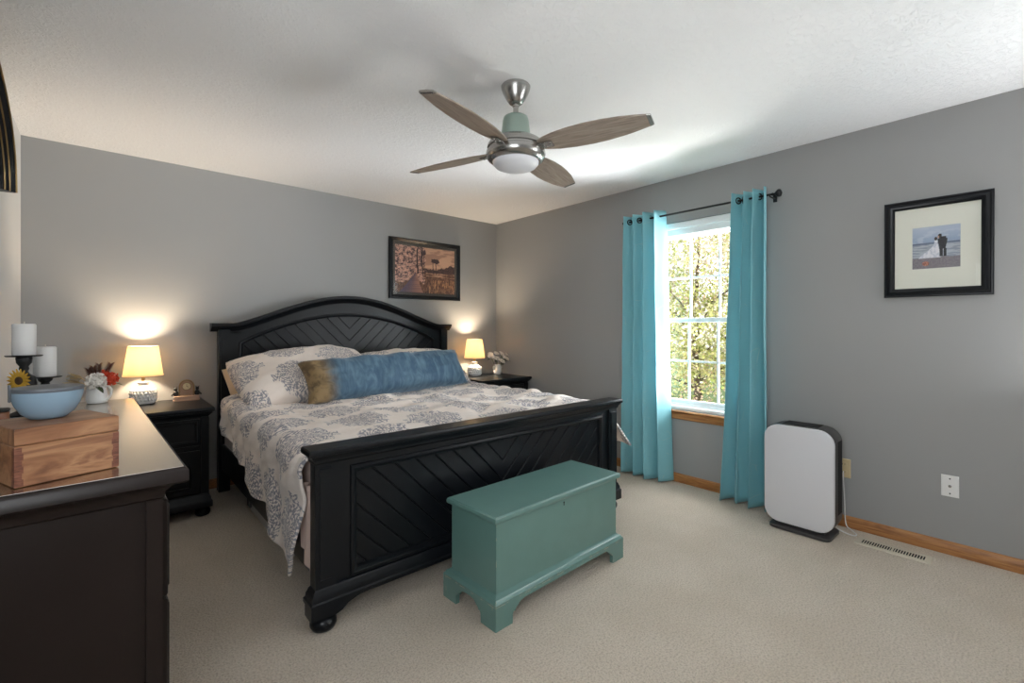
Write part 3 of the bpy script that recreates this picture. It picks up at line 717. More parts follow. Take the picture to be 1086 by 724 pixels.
# ------------------------------------------------------------------ nightstands
NZ = 0.712
def make_nightstand(x0, x1, label):
    y0, y1 = 3.60, 4.165; cx, cy = (x0 + x1) / 2, (y0 + y1) / 2
    t = thing('nightstand', label, 'nightstand', (cx, cy, 0))
    hw, hd = (x1 - x0) / 2, (y1 - y0) / 2
    b = MB(); b.box(-hw + 0.032, hw - 0.032, -hd + 0.036, hd - 0.004, 0.13, NZ - 0.055, 0.003)
    for sx in (-1, 1): b.box(sx * (hw - 0.052) - 0.022, sx * (hw - 0.052) + 0.022, -hd + 0.026, -hd + 0.05, 0.15, NZ - 0.06, 0.003)
    b.box(-hw + 0.075, hw - 0.075, -hd + 0.029, -hd + 0.05, 0.445, 0.468, 0.003)
    b.build('carcass', M['black'], t, 30)
    tp = MB(); tp.stack(-hw + 0.03, hw - 0.03, -hd + 0.03, hd - 0.012, [(-0.002, NZ - 0.058), (0.004, NZ - 0.050), (0.012, NZ - 0.040), (0.018, NZ - 0.036), (0.018, NZ - 0.028), (0.026, NZ - 0.026), (0.030, NZ - 0.020), (0.030, NZ - 0.006), (0.025, NZ)])
    tp.build('top', M['black'], t, 40)
    bm_ = MB(); bm_.stack(-hw + 0.032, hw - 0.032, -hd + 0.026, hd - 0.02, [(0.02, 0.062), (0.02, 0.10), (0.014, 0.108), (0.012, 0.125), (0.005, 0.135), (0.002, 0.15)])
    bm_.build('base_molding', M['black'], t, 40)
    for sx in (-1, 1):
        for sy in (-1, 1):
            f = MB(); f.lathe([(0.026, 0), (0.038, 0.005), (0.044, 0.02), (0.042, 0.036), (0.032, 0.050), (0.028, 0.055), (0.028, 0.066)], (sx * (hw - 0.06), sy * (hd - 0.065), 0), 24)
            f.build('foot', M['black'], t, 50)
    F_ = Matrix.Translation((0, -hd + 0.0362, 0)) @ FRONT
    d = MB(); d.M = F_; pa = rect(-hw + 0.08, hw - 0.08, 0.478, NZ - 0.072)
    d.prism(pa, 0, 0.010, 0.003); d.frame(inset(pa, 0.012), [(0, 0.0098), (0.003, 0.015), (0.010, 0.015), (0.016, 0.0098)])
    dr = d.build('drawer', M['black'], t, 30)
    k = MB(); k.M = F_ @ Matrix.Translation((0, 0.56, 0.010)); k.lathe([(0.006, 0), (0.006, 0.008), (0.013, 0.012), (0.015, 0.018), (0.010, 0.023), (0.002, 0.025)], (0, 0, 0), 16); k.build('knob', M['iron'], dr, 60)
    d = MB(); d.M = F_; pa = rect(-hw + 0.08, hw - 0.08, 0.160, 0.436)
    d.prism(pa, 0, 0.010, 0.003)
    aw = hw - 0.08 - 0.05; arc = [(-aw, 0.195), (aw, 0.195), (aw, 0.32)] + [(aw * math.cos(PI * i / 24), 0.32 + 0.08 * math.sin(PI * i / 24)) for i in range(1, 24)] + [(-aw, 0.32)]
    d.frame(arc, [(-0.004, 0.0098), (0.0, 0.017), (0.008, 0.018), (0.014, 0.0098)]); d.prism(inset(arc, 0.022), 0.0095, 0.0145, 0.003)
    dr = d.build('door', M['black'], t, 30)
    k = MB(); k.M = F_ @ Matrix.Translation((-hw + 0.105, 0.34, 0.010)); k.lathe([(0.006, 0), (0.006, 0.008), (0.013, 0.012), (0.015, 0.018), (0.010, 0.023), (0.002, 0.025)], (0, 0, 0), 16); k.build('knob', M['iron'], dr, 60)
    return t
make_nightstand(-0.11, 0.565, 'black nightstand on the left side of the bed, carrying lamp and mantel clock')
make_nightstand(2.785, 3.455, 'black nightstand in the far corner, right side of the bed')

# ------------------------------------------------------------------ table lamps
def make_lamp(x, y, label, rz=0):
    t = thing('table_lamp', label, 'lamp', (x, y, NZ + 0.0008), rz)
    b = MB(); prof = [(0.055, 0.0), (0.066, 0.004), (0.070, 0.012), (0.072, 0.05), (0.071, 0.075), (0.066, 0.092), (0.055, 0.110), (0.038, 0.124), (0.027, 0.130), (0.026, 0.137), (0.033, 0.141), (0.034, 0.148), (0.024, 0.152), (0.018, 0.154), (0.010, 0.158)]
    b.lathe(prof, (0, 0, 0), 40)
    for row, z in enumerate((0.030, 0.052, 0.074, 0.090)):
        for k in range(22):
            a = 2 * PI * (k + 0.5 * (row % 2)) / 22; r = 0.0695 if row < 3 else 0.0655
            b.sphere((r * math.cos(a), r * math.sin(a), z), 0.0085, 0.0085, 0.0105, 8, 6)
    b.build('lamp_base', M['ceramic'], t, 60)
    s_ = MB(); r0, r1, z0, z1 = 0.112, 0.084, 0.192, 0.395; e = 0.0018
    s_.lathe([(r0, z0), (r1, z1), (r1 - e, z1), (r0 - e, z0), (r0, z0)], (0, 0, 0), 48, False)
    s_.build('lamp_shade', M['shade'], t, 30)
    for r, z in ((r0, z0), (r1, z1 - 0.001)):
        tr = MB(); tr.lathe([(r + 0.0008, z), (r + 0.0008, z + 0.006 if z < 0.3 else z - 0.006), (r - 0.003, z + 0.006 if z < 0.3 else z - 0.006), (r - 0.003, z), (r + 0.0008, z)], (0, 0, 0), 48, False)
        tr.build('shade_trim', M['shade'], t, 30)
    h = MB(); h.tube([(0, 0, 0.157), (0, 0, 0.20)], 0.010, 12)
    for a in range(3): h.tube([(0, 0, 0.375), (r1 * 1.02 * math.cos(a * 2.094), r1 * 1.02 * math.sin(a * 2.094), 0.388)], 0.0015, 6)
    h.tube([(0.026, 0, 0.20), (0.036, 0, 0.25), (0.036, 0, 0.33), (0.02, 0, 0.37), (0, 0, 0.376)], 0.0015, 6); h.tube([(-0.026, 0, 0.20), (-0.036, 0, 0.25), (-0.036, 0, 0.33), (-0.02, 0, 0.37), (0, 0, 0.376)], 0.0015, 6); h.tube([(-0.026, 0, 0.2), (0.026, 0, 0.2)], 0.0015, 6)
    h.build('harp', M['gilt'], t, 40)
    bl = MB(); bl.lathe([(0.010, 0.20), (0.012, 0.215), (0.024, 0.245), (0.027, 0.265), (0.020, 0.287), (0.004, 0.295)], (0, 0, 0), 20); bl.build('bulb', M['bulb'], t, 80)
    l = bpy.data.lights.new('lamp_glow', 'POINT'); l.energy = LAMP; l.color = (1.0, 0.80, 0.57); l.shadow_soft_size = 0.035
    lo = bpy.data.objects.new('lamp_glow', l); COL.objects.link(lo); lo.location = (x, y, NZ + 0.31)
    return t
make_lamp(0.218, 4.075, 'small white ceramic lamp with lit linen shade beside the mantel clock')
make_lamp(3.035, 4.055, 'small white ceramic lamp with lit linen shade beside the vase of roses')

# mantel clock
ck = thing('mantel_clock', 'small bronze mantel clock with two figurines on the left nightstand', 'clock', (0.462, 4.055, NZ + 0.0008), R(-6))
b = MB(); b.stack(-0.078, 0.078, -0.026, 0.026, [(0.0, 0), (0.002, 0.006), (-0.002, 0.010), (-0.003, 0.028), (0.0, 0.031), (-0.006, 0.036)]); b.build('plinth', M['clock_stone'], ck, 30)
b = MB(); b.M = Matrix.Translation((0, 0.016, 0)) @ FRONT
arch = [(-0.042, 0.036), (0.042, 0.036), (0.042, 0.090)] + [(0.042 * math.cos(PI * i / 20), 0.100 + 0.046 * math.sin(PI * i / 20)) for i in range(0, 21)] + [(-0.042, 0.090)]
b.prism(arch, 0, 0.030, 0.003); b.build('clock_case', M['clock_stone'], ck, 30)
b = MB(); b.M = Matrix.Translation((0, 0.016, 0)) @ FRONT
b.frame(arch, [(-0.004, 0.0), (-0.005, 0.032), (0.003, 0.034), (0.006, 0.029)]); b.build('case_rim', M['bronze'], ck, 50)
DM = Matrix.Translation((0, -0.0145, 0.103)) @ FRONT
b = MB(); b.M = DM; b.lathe([(0.024, 0.0), (0.024, 0.0015)], (0, 0, 0), 32); dial = b.build('dial', M['dial'], ck, 30)
b = MB(); b.M = DM
b.box(-0.0008, 0.0008, -0.002, 0.018, 0.002, 0.003); b.M = DM @ Matrix.Rotation(R(-118), 4, 'Z'); b.box(-0.001, 0.001, -0.002, 0.012, 0.003, 0.004)
for k in range(12):
    b.M = DM @ Matrix.Rotation(R(30 * k), 4, 'Z'); b.box(-0.0005, 0.0005, 0.019, 0.0225, 0.0015, 0.0022)
b.build('clock_hands', M['dark'], dial, 0)
b = MB(); b.M = DM; b.lathe([(0.0242, 0.0), (0.0285, 0.0), (0.029, 0.005), (0.026, 0.007), (0.0242, 0.003), (0.0242, 0.0)], (0, 0, 0), 32, False); b.build('bezel', M['bronze'], ck, 50)
def figurine(sx):
    f = MB(); f.sphere((sx * 0.062, 0, 0.052), 0.017, 0.014, 0.021, 14, 10); f.sphere((sx * 0.064, -0.002, 0.083), 0.011, 0.010, 0.012, 12, 8)
    for e in (-1, 1): f.tube([(sx * 0.064 + e * 0.006, 0, 0.09), (sx * 0.064 + e * 0.010, 0, 0.102)], [0.004, 0.001], 6)
    f.tube([(sx * 0.074, 0.0, 0.05), (sx * 0.086, -0.004, 0.044), (sx * 0.088, -0.008, 0.038)], [0.007, 0.005, 0.002], 8)
    f.tube([(sx * 0.058, -0.010, 0.060), (sx * 0.056, -0.016, 0.038)], [0.005, 0.004], 8)
    return f.build('figurine', M['iron'], ck, 60)
figurine(-1); figurine(1)

# ------------------------------------------------------------------ flowers
def petals(mb, c, rad, layers=3, n=6, up=(0, 0, 1), open_=1.0):
    q = Vector(up).to_track_quat('Z', 'Y').to_matrix().to_4x4(); base = Matrix.Translation(c) @ q
    for L in range(layers):
        f = (L + 1) / layers
        for k in range(n):
            a = 2 * PI * (k + 0.5 * L) / n; wdt = rad * 0.62 * (0.5 + 0.5 * f); tilt = lerp(0.25, 1.15 * open_, f)
            ring = []
            for u in range(4):
                s_ = u / 3; ln = rad * s_ * (0.7 + 0.3 * f); ww = wdt * math.sin(PI * (0.12 + 0.76 * s_)) ; r_ = ln * math.sin(tilt * (0.5 + 0.5 * s_)) + rad * 0.08 * f; z = ln * math.cos(tilt * (0.5 + 0.5 * s_)) - rad * 0.35
                ring.append([(r_ * math.cos(a) - o * ww * math.sin(a), r_ * math.sin(a) + o * ww * math.cos(a), z + 0.12 * rad * o * o) for o in (-1, 0, 1)])
            mb.M = base; mb.loft(ring, False)
    mb.sphere((0, 0, -rad * 0.1), rad * 0.34, rad * 0.34, rad * 0.38, 8, 6); mb.M = Matrix()
def leaf(mb, p, d, L, wd):
    d = Vector(d).normalized(); s_ = d.cross(Vector((0, 0, 1))); s_ = s_.normalized() if s_.length > 0.1 else Vector((1, 0, 0)); up = s_.cross(d)
    rings = []
    for k in range(6):
        t = k / 5; c = Vector(p) + d * (L * t) - Vector((0, 0, 1)) * (L * 0.25 * t * t); ww = wd * math.sin(PI * (0.06 + 0.9 * t))
        rings.append([tuple(c - s_ * ww + up * ww * 0.25), tuple(c), tuple(c + s_ * ww + up * ww * 0.25)])
    mb.loft(rings, False)
vase = thing('vase', 'small white vase holding cream roses on the far corner nightstand', 'vase', (3.325, 4.02, NZ + 0.0008)); vase.scale = (1.12, 1.12, 1.08)
b = MB(); b.lathe([(0.030, 0), (0.036, 0.003), (0.042, 0.03), (0.043, 0.05), (0.038, 0.075), (0.033, 0.092), (0.035, 0.102), (0.032, 0.102), (0.030, 0.092), (0.036, 0.06), (0.034, 0.01), (0.0, 0.008)], (0, 0, 0), 32); b.build('vase_body', M['ceramic'], vase, 60)
for sx in (-1, 1):
    b = MB(); b.tube([(sx * 0.034, 0, 0.09), (sx * 0.052, 0, 0.085), (sx * 0.056, 0, 0.065), (sx * 0.042, 0, 0.05)], 0.004, 8)
    b.build('vase_handle', M['ceramic'], vase, 60)
VP = Vector((3.325, 4.02, NZ + 0.0008))
VS = 1.28
heads = [(-0.095, -0.02, 0.155, 0.034), (-0.05, -0.045, 0.135, 0.030), (-0.012, 0.01, 0.18, 0.030), (0.005, -0.05, 0.105, 0.030), (0.035, -0.03, 0.145, 0.031), (0.055, 0.02, 0.178, 0.029), (0.075, -0.03, 0.125, 0.029), (0.10, 0.0, 0.165, 0.026), (-0.06, 0.03, 0.175, 0.028)]
for k, (dx, dy, dz, r) in enumerate(heads):
    dx, dy, dz, r = dx * VS + 0.012, dy * VS, 0.03 + dz * 1.12, r * 1.15
    t = thing('rose', 'cream artificial rose in the white vase on the corner nightstand', 'flower', tuple(VP + Vector((dx, dy, dz))), group='cream roses in the corner vase')
    b = MB(); petals(b, (0, 0, 0), r, 3, 6, (dx * 3, dy * 3 - 0.5, 0.7)); b.build('bloom', M['petal_white'], t, 80)
    b = MB(); b.tube([(0, 0, -r * 0.4), (-dx * 0.6, -dy * 0.6, -dz + 0.10), (-dx * 0.9 + 0.004 * (k % 3 - 1), -dy * 0.9 + 0.004 * (k // 3 - 1), -dz + 0.03)], 0.0018, 6)
    leaf(b, (0, 0, -r * 0.5), (dx + 0.03, dy - 0.02, 0.05), 0.055, 0.012); leaf(b, (0, 0, -r * 0.5), (dx - 0.05, dy, -0.01), 0.05, 0.012); leaf(b, (-dx * .2, -dy * .2, -r * 0.9), (-dx + 0.02, dy + .01, 0.12), 0.075, 0.010)
    b.build('stem', M['green_leaf'], t, 60)

# ------------------------------------------------------------------ dresser and what stands on it
DZ = 0.92
DA = R(1.45)
DR = thing('dresser', 'dark espresso dresser with polished top along the left wall', 'dresser', (-0.115, 1.99, 0), DA)
hx, hy, hxb = 0.235, 0.700, 0.206
TOPX = 0.240
b = MB(); b.stack(-hxb + 0.002, hx - 0.004, -hy + 0.012, hy - 0.012, [(-0.006, DZ - 0.041), (0.012, DZ - 0.038), (0.018, DZ - 0.033), (0.018, DZ - 0.010), (0.014, DZ - 0.004), (0.010, DZ - 0.0008)]); dtop = b.build('top', M['espresso'], DR, 40)
b = MB(); b.stack(-hxb + 0.002, hx - 0.004, -hy + 0.012, hy - 0.012, [(0.0098, DZ - 0.0009), (0.0092, DZ)]); b.build('polished_surface', M['dresser_top'], dtop, 0)
b = MB(); b.stack(-hxb + 0.012, hx - 0.030, -hy + 0.035, hy - 0.035, [(-0.002, DZ - 0.075), (0.003, DZ - 0.070), (0.004, DZ - 0.058), (0.014, DZ - 0.046), (0.020, DZ - 0.042), (0.020, DZ - 0.0405)]); b.build('cornice_molding', M['espresso'], DR, 40)
bx0, bx1, by0, by1 = -hxb + 0.012, hx - 0.030, -hy + 0.035, hy - 0.035
b = MB(); b.box(bx0 + 0.0, bx1, by0 + 0.012, by1 - 0.012, 0.06, DZ - 0.06)
for ye in (by0, by1 - 0.0125):
    b.box(bx1 - 0.030, bx1, ye, ye + 0.0125, 0.06, DZ - 0.074, 0.002); b.box(bx0, bx0 + 0.03, ye, ye + 0.0125, 0.06, DZ - 0.074, 0.002)
    b.box(bx0 + 0.03, bx1 - 0.03, ye, ye + 0.0125, 0.06, 0.14, 0.002)
b.build('carcass', M['espresso'], DR, 30)
b = MB(); b.stack(bx0, bx1, by0, by1, [(0.014, 0.0), (0.014, 0.07), (0.008, 0.078), (0.004, 0.09), (0, 0.095)]); b.build('plinth', M['espresso'], DR, 40)
DMx = Matrix.Translation((bx1, 0, 0)) @ LEFTW
for r_ in range(3):
    for c_ in range(3):
        ww = (by1 - by0 - 0.06) / 3; ya = by0 + 0.03 + ww * c_; za = 0.115 + 0.245 * r_
        pa = rect(ya + 0.006, ya + ww - 0.006, za, za + 0.235 if r_ < 2 else za + 0.225)
        d = MB(); d.M = DMx; d.prism(pa, 0.0002, 0.014, 0.003); d.frame(inset(pa, 0.014), [(0, 0.0138), (0.003, 0.018), (0.009, 0.018), (0.014, 0.0138)])
        dr = d.build('drawer', M['espresso'], DR, 30)
        k = MB(); k.M = DMx @ Matrix.Translation((ya + ww / 2, za + 0.117, 0.0138)); k.lathe([(0.006, 0), (0.006, 0.008), (0.014, 0.012), (0.016, 0.018), (0.010, 0.023), (0.002, 0.025)], (0, 0, 0), 16); k.build('knob', M['iron'], dr, 60)

# mirror behind the dresser top, arched crest
mi = thing('dresser_mirror', 'black arched mirror with ridged gilt edged frame above the dresser', 'mirror', (-0.332, 1.98, DZ + 0.0012), 0)
MMx = LEFTW            # local x -> Y, y -> Z, z -> +X
g = MB(); g.M = MMx; g.box(-0.60, 0.60, 0.0, 0.86, -0.034, -0.006); g.build('back_board', M['black'], mi, 30)
g = MB(); g.M = MMx; g.box(-0.555, 0.555, 0.06, 0.84, -0.0055, -0.003); g.build('mirror_glass', M['mirror'], mi, 0)
fr = MB(); fr.M = MMx
fr.frame(rect(-0.605, 0.605, 0.0, 0.86), [(0, -0.034), (0, 0.006), (0.006, 0.014), (0.018, 0.016), (0.024, 0.010), (0.040, 0.008), (0.050, -0.003)]); fr.build('frame', M['black'], mi, 40)
cm = MB(); cm.M = MMx; gl = MB(); gl.M = MMx
NA2 = 60; line = []
for i in range(NA2 + 1):
    a = PI * i / NA2; line.append((0.665 * math.cos(a), 0.845 + 0.335 * math.sin(a) ** 0.9))
prof = [(-0.035, -0.034), (-0.035, 0.030), (-0.028, 0.050), (-0.018, 0.055), (-0.012, 0.046), (-0.006, 0.060), (0.004, 0.066), (0.012, 0.058), (0.016, 0.072), (0.028, 0.082), (0.040, 0.078), (0.044, 0.070), (0.044, -0.034)]
rings = []; rg = [[], [], []]
for i, (x, y) in enumerate(line):
    a, c = line[max(0, i - 1)], line[min(NA2, i + 1)]; tt = Vector((c[0] - a[0], c[1] - a[1])).normalized(); nn = Vector((tt.y, -tt.x))
    rings.append([(x + nn.x * u, y + nn.y * u, o) for u, o in prof])
    for k, (u, o) in enumerate(((-0.018, 0.0555), (0.004, 0.0665), (0.028, 0.0825))): rg[k].append((x + nn.x * u, y + nn.y * u, o))
cm.loft(rings); cm.build('crest_molding', M['black'], mi, 40)
for k in range(3): gl.tube(rg[k], 0.003, 6)
gl.build('gilt_edge', M['gilt'], mi, 60)
cf = MB(); cf.M = MMx; cf.loft([[(x * 0.965, 0.80, -0.03), (x * 0.965, 0.80, 0.0), (x * 0.965, max(y - 0.02, 0.81), 0.0), (x * 0.965, max(y - 0.02, 0.81), -0.03)] for x, y in line]); cf.build('crest_panel', M['black'], mi, 30)

# acacia box
BXA = R(20.5)
bxr = thing('wooden_box', 'acacia keepsake box with dovetailed corners on the near end of dresser', 'box', (-0.1045 + 0.0, 1.450, DZ + 0.001), BXA)
hb_, hh = 0.084, 0.116
# place so that the near-left bottom corner falls at (-0.127, 1.327)
off = Matrix.Rotation(BXA, 3, 'Z') @ Vector((hb_, hb_, 0)); bxr.location = (-0.127 + off.x, 1.327 + off.y, DZ + 0.001)
b = MB(); b.box(-hb_, hb_, -hb_, hb_, 0, hh - 0.0345, 0.0015); b.build('box_body', M['acacia'], bxr, 30)
b = MB(); b.box(-hb_, hb_, -hb_, hb_, hh - 0.0335, hh, 0.0015); b.build('box_lid', M['acacia'], bxr, 30)
for sx in (-1, 1):
    for sy in (-1, 1):
        b = MB()
        for k in range(6):
            if k % 2 == 0: b.box(sx * hb_ - 0.0065 - sx * 0.0062, sx * hb_ + 0.0065 - sx * 0.0062, sy * hb_ - 0.0065 - sy * 0.0062, sy * hb_ + 0.0065 - sy * 0.0062, 0.002 + k * 0.0128, 0.0155 + k * 0.0128)
            else: b.box(sx * hb_ - 0.0055 - sx * 0.0052, sx * hb_ + 0.0055 - sx * 0.0052, sy * hb_ - 0.0055 - sy * 0.0052, sy * hb_ + 0.0055 - sy * 0.0052, 0.0155 + (k - 1) * 0.0128, 0.002 + (k + 1) * 0.0128 - 0.0004)
        b.build('corner_joint', M['acacia_dark'], bxr, 0)
BT = DZ + 0.001 + hh
bw = thing('lidded_bowl', 'blue grey ceramic bowl with slate lid standing on the wooden box', 'bowl', (-0.088, 1.456, BT + 0.0008)); bw.scale = (0.9, 0.9, 1.03)
b = MB(); b.lathe([(0.030, 0), (0.034, 0.001), (0.048, 0.012), (0.059, 0.030), (0.064, 0.046), (0.0655, 0.058), (0.063, 0.0585), (0.060, 0.045), (0.044, 0.014), (0.0, 0.006)], (0, 0, 0), 48); b.build('bowl_body', M['blue_glaze'], bw, 60)
b = MB(); b.lathe([(0.0615, 0.052), (0.066, 0.0588), (0.0675, 0.062), (0.066, 0.066), (0.05, 0.0675), (0.0, 0.068)], (0, 0, 0), 48); b.build('bowl_lid', M['grey_lid'], bw, 50)
b = MB(); b.M = Matrix.Rotation(R(205), 4, 'Z'); b.box(0.0668, 0.0705, -0.0025, 0.0025, 0.040, 0.076, 0.001); b.build('lid_clip', M['grey_lid'], bw, 30)

def candle_holder(x, y, zplate, ch_, cr_, lab1, lab2, flower):
    t = thing('candle_holder', lab1, 'candle holder', (x, y, DZ + 0.001)); h = zplate - DZ - 0.001
    b = MB()
    b.lathe([(0.040, 0), (0.041, 0.006), (0.034, 0.012), (0.020, 0.018), (0.014, 0.026), (0.014, 0.030), (0.026, 0.036), (0.033, 0.06 if h > 0.15 else 0.045), (0.034, h * 0.55), (0.030, h * 0.64), (0.014, h * 0.70), (0.010, h * 0.74), (0.014, h * 0.78), (0.012, h * 0.82), (0.020, h * 0.88), (0.022, h - 0.008), (0.020, h - 0.005)], (0, 0, 0), 32)
    b.build('stem', M['iron'], t, 50)
    b = MB(); b.lathe([(0.018, h - 0.005), (0.046, h - 0.003), (0.049, h + 0.001), (0.046, h + 0.001), (0.0, h)], (0, 0, 0), 40); b.build('drip_plate', M['iron'], t, 50)
    if flower:
        d = Vector((-x - 0.02, -y, 0)).normalized(); side = Vector((-d.y, d.x, 0)); c = d * 0.034 - side * 0.010 + Vector((0, 0, h * 0.60))
        q = (d * 0.72 - side * 0.72).to_track_quat('Z', 'Y').to_matrix().to_4x4()
        f = MB(); f.M = Matrix.Translation(c) @ q
        for k in range(18):
            a = 2 * PI * k / 18; ca, sa = math.cos(a), math.sin(a)
            f.loft([[(r_ * ca - o * w_ * sa, r_ * sa + o * w_ * ca, 0.003 + 0.004 * (1 - abs(o)) * (r_ > 0.02)) for o in (-1, 0, 1)] for r_, w_ in ((0.011, 0.003), (0.022, 0.0058), (0.033, 0.0042), (0.042, 0.0006))], False)
        fo = f.build('sunflower_petals', M['petal_yellow'], t, 60)
        f = MB(); f.M = Matrix.Translation(c) @ q; f.lathe([(0.014, 0.0), (0.0145, 0.004), (0.010, 0.008), (0.002, 0.009)], (0, 0, 0), 20); f.build('seed_head', M['seed'], fo, 60)
    zc = DZ + 0.001 + h + 0.0016
    cn = thing('pillar_candle', lab2, 'candle', (x, y, zc))
    b = MB(); b.lathe([(cr_ - 0.002, 0), (cr_, 0.002), (cr_, ch_ - 0.004), (cr_ - 0.003, ch_), (cr_ * 0.6, ch_ - 0.001), (0.006, ch_ - 0.004), (0.0, ch_ - 0.004)], (0, 0, 0), 40); b.build('wax', M['wax'], cn, 50)
    b = MB(); b.tube([(0, 0, ch_ - 0.004), (0.001, 0, ch_ + 0.008)], 0.0014, 8); b.build('wick', M['wick'], cn, 40)
candle_holder(-0.206, 2.405, 1.136, 0.112, 0.0315, 'taller black candle holder with a sunflower on its stem, on dresser', 'white pillar candle on the taller, sunflower holder', True)
candle_holder(-0.163, 2.570, 1.044, 0.116, 0.0325, 'shorter black candle holder behind the lidded bowl, on dresser', 'white pillar candle on the shorter black holder', False)

tr_ = thing('tray', 'small slate blue tray by the mirror on the dresser', 'tray', (-0.238, 2.21, DZ + 0.001))
b = MB(); b.stack(-0.040, 0.040, -0.060, 0.060, [(-0.004, 0), (0.0, 0.003), (0.003, 0.014), (0.0, 0.014), (-0.003, 0.006)]); b.build('tray_body', M['tray'], tr_, 30)
jr = thing('jar_candle', 'brown jar candle with dark lid standing on the small tray', 'candle', (-0.244, 2.21, DZ + 0.0075))
b = MB(); b.lathe([(0.020, 0), (0.023, 0.002), (0.023, 0.036), (0.021, 0.038)], (0, 0, 0), 28); b.build('jar', M['brown_glass'], jr, 50)
b = MB(); b.lathe([(0.0235, 0.0385), (0.0245, 0.040), (0.0245, 0.047), (0.022, 0.049)], (0, 0, 0), 28); b.build('jar_lid', M['iron'], jr, 50)

# pitcher with flowers
PP = Vector((-0.012, 2.615, DZ + 0.001))
pt = thing('pitcher', 'small white pitcher of artificial flowers at the far end of dresser', 'pitcher', tuple(PP))
b = MB(); b.lathe([(0.030, 0), (0.034, 0.002), (0.036, 0.02), (0.034, 0.045), (0.031, 0.062), (0.033, 0.074), (0.030, 0.074), (0.028, 0.062), (0.032, 0.03), (0.030, 0.006), (0.0, 0.005)], (0, 0, 0), 36); b.build('pitcher_body', M['ceramic'], pt, 60)
b = MB(); b.M = Matrix.Rotation(R(-32), 4, 'Z'); b.tube([(0.030, 0, 0.066), (0.044, 0, 0.070), (0.054, 0, 0.056), (0.052, 0, 0.036), (0.042, 0, 0.018), (0.034, 0, 0.012)], 0.0042, 10); b.build('pitcher_handle', M['ceramic'], pt, 60)
def ruffle(mb, c, rad, n_, up):
    q = Vector(up).to_track_quat('Z', 'Y').to_matrix().to_4x4(); mb.M = Matrix.Translation(c) @ q; rnd = random.Random(n_)
    for k in range(n_):
        f = (k + 0.5) / n_; pol = math.acos(1 - 1.45 * f); az = k * 2.39996
        d = Vector((math.sin(pol) * math.cos(az), math.sin(pol) * math.sin(az), math.cos(pol))); t1 = d.orthogonal().normalized(); t2 = d.cross(t1); a = rnd.uniform(0, 6.28); e1 = t1 * math.cos(a) + t2 * math.sin(a); e2 = d.cross(e1)
        p = d * rad * rnd.uniform(0.62, 0.8); w_ = rad * 0.26; h_ = rad * rnd.uniform(0.22, 0.36)
        mb.loft([[tuple(p - e1 * w_ * 0.5), tuple(p + d * 0.1 * rad), tuple(p + e1 * w_ * 0.5)], [tuple(p - e1 * w_ + d * h_ * 0.7 + e2 * 0.15 * rad), tuple(p + d * h_ + e2 * 0.05 * rad), tuple(p + e1 * w_ + d * h_ * 0.7 + e2 * 0.15 * rad)]], False)
    mb.sphere((0, 0, 0), rad * 0.7, rad * 0.7, rad * 0.66, 14, 10); mb.M = Matrix()
def bloom(name, label, cat, d, r, mat, lay, n_, up, group=None):
    t = thing(name, label, cat, tuple(PP + Vector(d)), group=group)
    b = MB(); ruffle(b, (0, 0, 0), r, lay * n_, up); b.build('bloom', mat, t, 60)
    b = MB(); b.tube([(0, 0, -r * 0.4), (-d[0] * 0.7, -d[1] * 0.7, 0.065 - d[2]), (-d[0] * 0.85, -d[1] * 0.85, 0.02 - d[2])], 0.0018, 6)
    leaf(b, (0, 0, -r * 0.5), (d[0] + 0.02, d[1] - 0.01, -0.01), r * 1.5, 0.010); b.build('stem', M['green_leaf'], t, 60)
bloom('peony', 'large white artificial flower in the dresser pitcher', 'flower', (-0.004, -0.022, 0.092), 0.036, M['petal_white'], 7, 11, (0.0, -0.7, 0.6))
bloom('dahlia', 'larger orange red artificial flower over the pitcher handle', 'flower', (0.045, -0.006, 0.096), 0.030, M['petal_red'], 4, 8, (0.5, -0.6, 0.4))
bloom('dahlia', 'smaller orange red artificial flower above the larger one in the pitcher', 'flower', (0.024, 0.008, 0.112), 0.024, M['petal_red'], 4, 8, (0.2, -0.5, 0.7))
fs = thing('fern_spray', 'russet dried fern spray rising from the dresser pitcher', 'foliage', tuple(PP + Vector((0, 0.012, 0.02))))
b = MB()
for k, (ex, ey, ez) in enumerate(((-0.028, 0.02, 0.118), (0.006, 0.02, 0.136), (0.044, 0.015, 0.136), (-0.012, 0.0, 0.128))):
    path = [(0.004 * (k - 1.5), 0, 0.0), (ex * 0.15, ey * 0.3, 0.05), (ex * 0.5, ey * 0.7, ez * 0.75), (ex, ey, ez)]; b.tube(path, 0.0014, 5)
    for j in range(18):
        s_ = 0.35 + 0.65 * j / 17; c = Vector(path[1]).lerp(Vector(path[3]), s_)
        for sg in (-1, 1): leaf(b, c, (sg * 0.6 + ex * 4, 0.1 * sg, 0.7), 0.022, 0.006)
b.build('fronds', M['russet'], fs, 60)
ds = thing('dried_stems', 'straw coloured dried stems leaning left out of the dresser pitcher', 'foliage', tuple(PP + Vector((-0.008, 0, 0.02))))
b = MB()
for k, (ex, ey, ez) in enumerate(((-0.075, 0.0, 0.075), (-0.06, 0.01, 0.092), (-0.085, 0.02, 0.062), (-0.05, -0.005, 0.066), (-0.07, 0.03, 0.10))):
    path = [(0, 0.003 * (k - 2), 0.0), (ex * 0.2, ey * 0.2, 0.055), (ex * 0.6, ey * 0.6, ez * 0.9), (ex, ey, ez)]; b.tube(path, 0.0013, 5)
    for j in range(6):
        c = Vector(path[2]).lerp(Vector(path[3]), j / 5)
        for sg in (-1, 1): leaf(b, c, (-0.6, 0.3 * sg, 0.35 * sg + 0.2), 0.022, 0.005)
b.build('stems', M['straw'], ds, 60)

